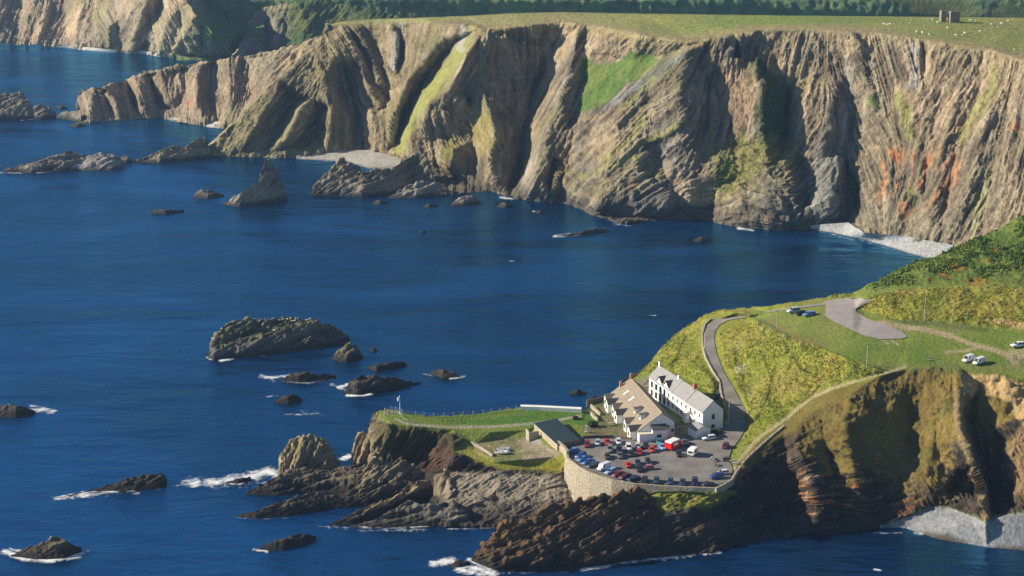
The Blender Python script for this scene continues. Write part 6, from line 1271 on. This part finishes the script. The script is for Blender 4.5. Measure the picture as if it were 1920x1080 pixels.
def sheep_proto():
    r = bpy.data.objects.new('sheep', None); COL.objects.link(r); m = MB()
    ell(m, (0,0,.62), (.58,.30,.30)); ell(m, (.55,0,.62), (.22,.16,.16)); ell(m, (.78,0,.42), (.16,.08,.10))
    for x in (-.36,.34):
        for y in (-.14,.14): m.tube((x,y,.45),(x,y,.0),.055,.035,6)
    m.build('body', M_WOOL, r, True); f = MB(); ell(f, (.86,0,.38), (.14,.075,.09)); f.build('face', M_FACE, r, True); return r
def shl(x, y):
    if x < 1700: return 'white sheep grazing in the tight trio far left on the clifftop pasture'
    if x == 1707: return 'white sheep grazing alone between the trio and the cliff top pair'
    if x in (1718, 1729, 1742) and y > 60: return 'white sheep grazing close to the cliff edge, left of the ruin'
    if y < 42 and x < 1760: return 'white sheep grazing at the back of the pasture, left of the ruin'
    if x == 1758: return 'white sheep grazing nearest the left side of the stone ruin'
    if x == 1776: return 'white sheep grazing just in front of the stone ruin'
    if 1790 <= x <= 1810: return 'white sheep grazing near the cliff edge below the stone ruin'
    if x == 1838: return 'white sheep grazing alone right of the group below the ruin'
    if x in (1829, 1820): return 'white sheep grazing at the back just right of the ruin'
    if x in (1859, 1871, 1877): return 'white sheep grazing in the loose trio right of the ruin'
    if x == 1890: return 'white sheep grazing at the back, rightmost on the skyline of the pasture'
    if x == 1862: return 'white sheep grazing alone near the cliff edge right of the ruin'
    return 'white sheep grazing furthest right, close to the right border'
sp = sheep_proto(); first = True; random.seed(5)
for x, y in [(1707,46),(1718,61),(1729,63),(1758,44),(1776,54),(1792,68),(1805,68),(1838,61),(1859,48),(1871,53),(1877,46),(1829,41),(1820,40),(1890,41),(1862,74),(1741,38),(1749,39),(1742,66),(1657,47),(1663,48.5),(1668,47),(1902,95),(1808,64)]:
    o = sp if first else copy_tree(sp); first = False; o.location = gnd(x, y, F1) + Vector((0,0,.05)); o.rotation_euler = (0,0,random.uniform(0,6.28)); o.scale = (1.25,)*3
    tag(o, shl(x, y), 'sheep', 'sheep on the clifftop pasture')
# gulls
M_GULL = mat('gull_white', (.80,.80,.78), .8); M_GREY = mat('gull_grey', (.35,.37,.4), .8)
def gull_proto():
    r = bpy.data.objects.new('gull', None); COL.objects.link(r); m = MB(); ell(m, (0,0,.28), (.32,.13,.13)); ell(m, (.26,0,.46), (.12,.08,.09)); m.tube((.35,0,.45),(.48,0,.42),.03,.01,5); m.tube((0,.05,.2),(0,.05,0),.02,n=4).tube((0,-.05,.2),(0,-.05,0),.02,n=4)
    m.build('body', M_GULL, r, True); w = MB(); ell(w, (-.1,.1,.31), (.34,.05,.09)); ell(w, (-.1,-.1,.31), (.34,.05,.09)); w.build('wing', M_GREY, r, True); return r
gp = gull_proto(); first = True; dg = bpy.context.evaluated_depsgraph_get()
for x, y in [(437,606),(487,604),(510,600),(530,601),(538,600),(545,599),(558,599),(575,602),(514,621),(570,621),(560,822),(572,821),(593,826),(655,645),(702,860),(676,814),(548,604),(552,603),(524,603)]:
    D = Vector(ray(x, y)).normalized(); hit, lc, nn, ii, ho, mm = scene.ray_cast(dg, Vector((0,0,H)), D)
    if not hit or lc.z < .5: 
        D = Vector(ray(x, y + 4)).normalized(); hit, lc, nn, ii, ho, mm = scene.ray_cast(dg, Vector((0,0,H)), D)
        if not hit or lc.z < .5: continue
    o = gp if first else copy_tree(gp); first = False; o.location = lc; o.rotation_euler = (0,0,random.uniform(0,6.28)); o.scale = (1.5,)*3
    tag(o, 'white gull perched on ' + ('the golden pinnacle' if 555 < x < 600 and y > 800 else 'the rounded rock beside the big islet' if x == 655 else 'the tip of the slanting rock blade' if x == 702 else 'the buttress knob under the flagpole corner' if x == 676 else 'the face of the big flat islet' if y > 612 else 'the crest of the big flat islet'), 'gull', 'gulls perched on the rocks')
# ================================================================== PEOPLE
SKIN = mat('skin', (.55,.33,.24), .6); HAIR = mat('hair_brown', (.06,.035,.02), .8)
def skinmesh(name, pts, edges, m, parent, sub=1):
    me = bpy.data.meshes.new(name); me.from_pydata([p[0] for p in pts], edges, []); me.materials.append(m)
    o = bpy.data.objects.new(name, me); COL.objects.link(o); o.parent = parent; s = o.modifiers.new('skin', 'SKIN')
    for i, p in enumerate(pts): me.skin_vertices[0].data[i].radius = (p[1], p[1] if len(p) < 3 else p[2]); me.skin_vertices[0].data[i].use_root = (i == 0)
    o.modifiers.new('sub', 'SUBSURF').levels = sub; o.modifiers['sub'].render_levels = sub; return o
def person(px, py, rz, shirt, trous, lb, sit=False, z=None):
    g = gnd(px, py) if z is None else V(px, py, z); t = empty('person', g, rz, lb, 'person', 'people on the quay')
    hz = .5 if sit else .92
    if sit: hip = [((.0,.09,hz),.085), ((.42,.11,.5),.075), ((.45,.11,.08),.05), ((.56,.11,.05),.045)]
    else: hip = [((0,.09,hz-.05),.09), ((.03,.10,.5),.07), ((0,.11,.09),.05), ((.14,.11,.04),.045)]
    arm = [((0,.20,hz+.50),.055), ((.02,.26,hz+.24),.045), ((.12,.24,hz+.03),.035), ((.2,.22,hz-.03),.03)]
    def mir(ps): return [((p[0][0], -p[0][1], p[0][2]),) + p[1:] for p in ps]
    tor = [((0,0,hz),.13,.11), ((0,0,hz+.28),.14,.10), ((0,0,hz+.5),.13,.09), ((0,0,hz+.6),.055,.055), ((.02,0,hz+.70),.09,.08), ((.02,0,hz+.80),.08,.075)]
    pts = list(tor); ed = [(i, i+1) for i in range(5)]
    for ch, root in ((hip,0),(mir(hip),0),(arm,2),(mir(arm),2)):
        b = len(pts); pts += ch; ed += [(root, b)] + [(b+i, b+i+1) for i in range(3)]
    skinmesh('body', pts, ed, SKIN, t)
    sp_ = [(p[0], p[1]+.018, (p[2] if len(p) > 2 else p[1])+.018) for p in tor[:3]]; se = [(0,1),(1,2)]
    for ch in (arm, mir(arm)): b = len(sp_); sp_ += [(c[0], c[1]+.018) for c in ch[:2]]; se += [(2, b), (b, b+1)]
    skinmesh('shirt', sp_, se, mat('cloth_%s' % (str(shirt)), shirt, .9), t)
    tp = [(tor[0][0], .145, .125)]; te = []
    for ch in (hip, mir(hip)): b = len(tp); tp += [(c[0], c[1]+.018) for c in ch[:3]]; te += [(0,b),(b,b+1),(b+1,b+2)]
    skinmesh('trousers', tp, te, mat('cloth_%s' % (str(trous)), trous, .9), t)
    hm = MB(); ell(hm, (-.01,0,hz+.84), (.105,.095,.085)); hm.build('hair', HAIR, t, True)
JN = (.05,.08,.16); KH = (.25,.2,.12)
for a in [(722,774,R(200),(.75,.30,.28),KH,'person in a pink top, left of the two at the flagpole corner'),(728,775,R(180),(.72,.35,.33),JN,'person in a pale pink top, right of the two at the flagpole corner'),
 (1901,674,R(90),(.05,.05,.08),JN,'person in dark clothes on the bare ground near the right border'),(1905,676,R(80),(.4,.05,.05),JN,'person in a red top on the bare ground near the right border'),
 (1215,741,R(30),(.55,.04,.03),JN,'person in a red top at the mouth of the alley beside the hotel'),(1220,745,R(200),(.5,.1,.08),KH,'person in a brick red top in the alley beside the hotel'),(1209,722,R(90),(.8,.8,.8),JN,'person in white behind the far end of the cottages'),
 (1268,800,R(10),(.05,.05,.06),(.03,.03,.03),'person in black at the near mouth of the alley'),(1274,808,R(100),(.6,.6,.62),JN,'person in grey top near the corner of the small shed'),(1190,716,R(60),(.25,.45,.7),JN,'person in light blue beyond the cottage chimneys'),(1278,806,R(300),(.1,.1,.3),JN,'person in dark blue by the small shed wall'),
 (1258,820,R(20),(.5,.4,.1),JN,'person in ochre at the right corner of the cottage gable')]:
    person(*a)
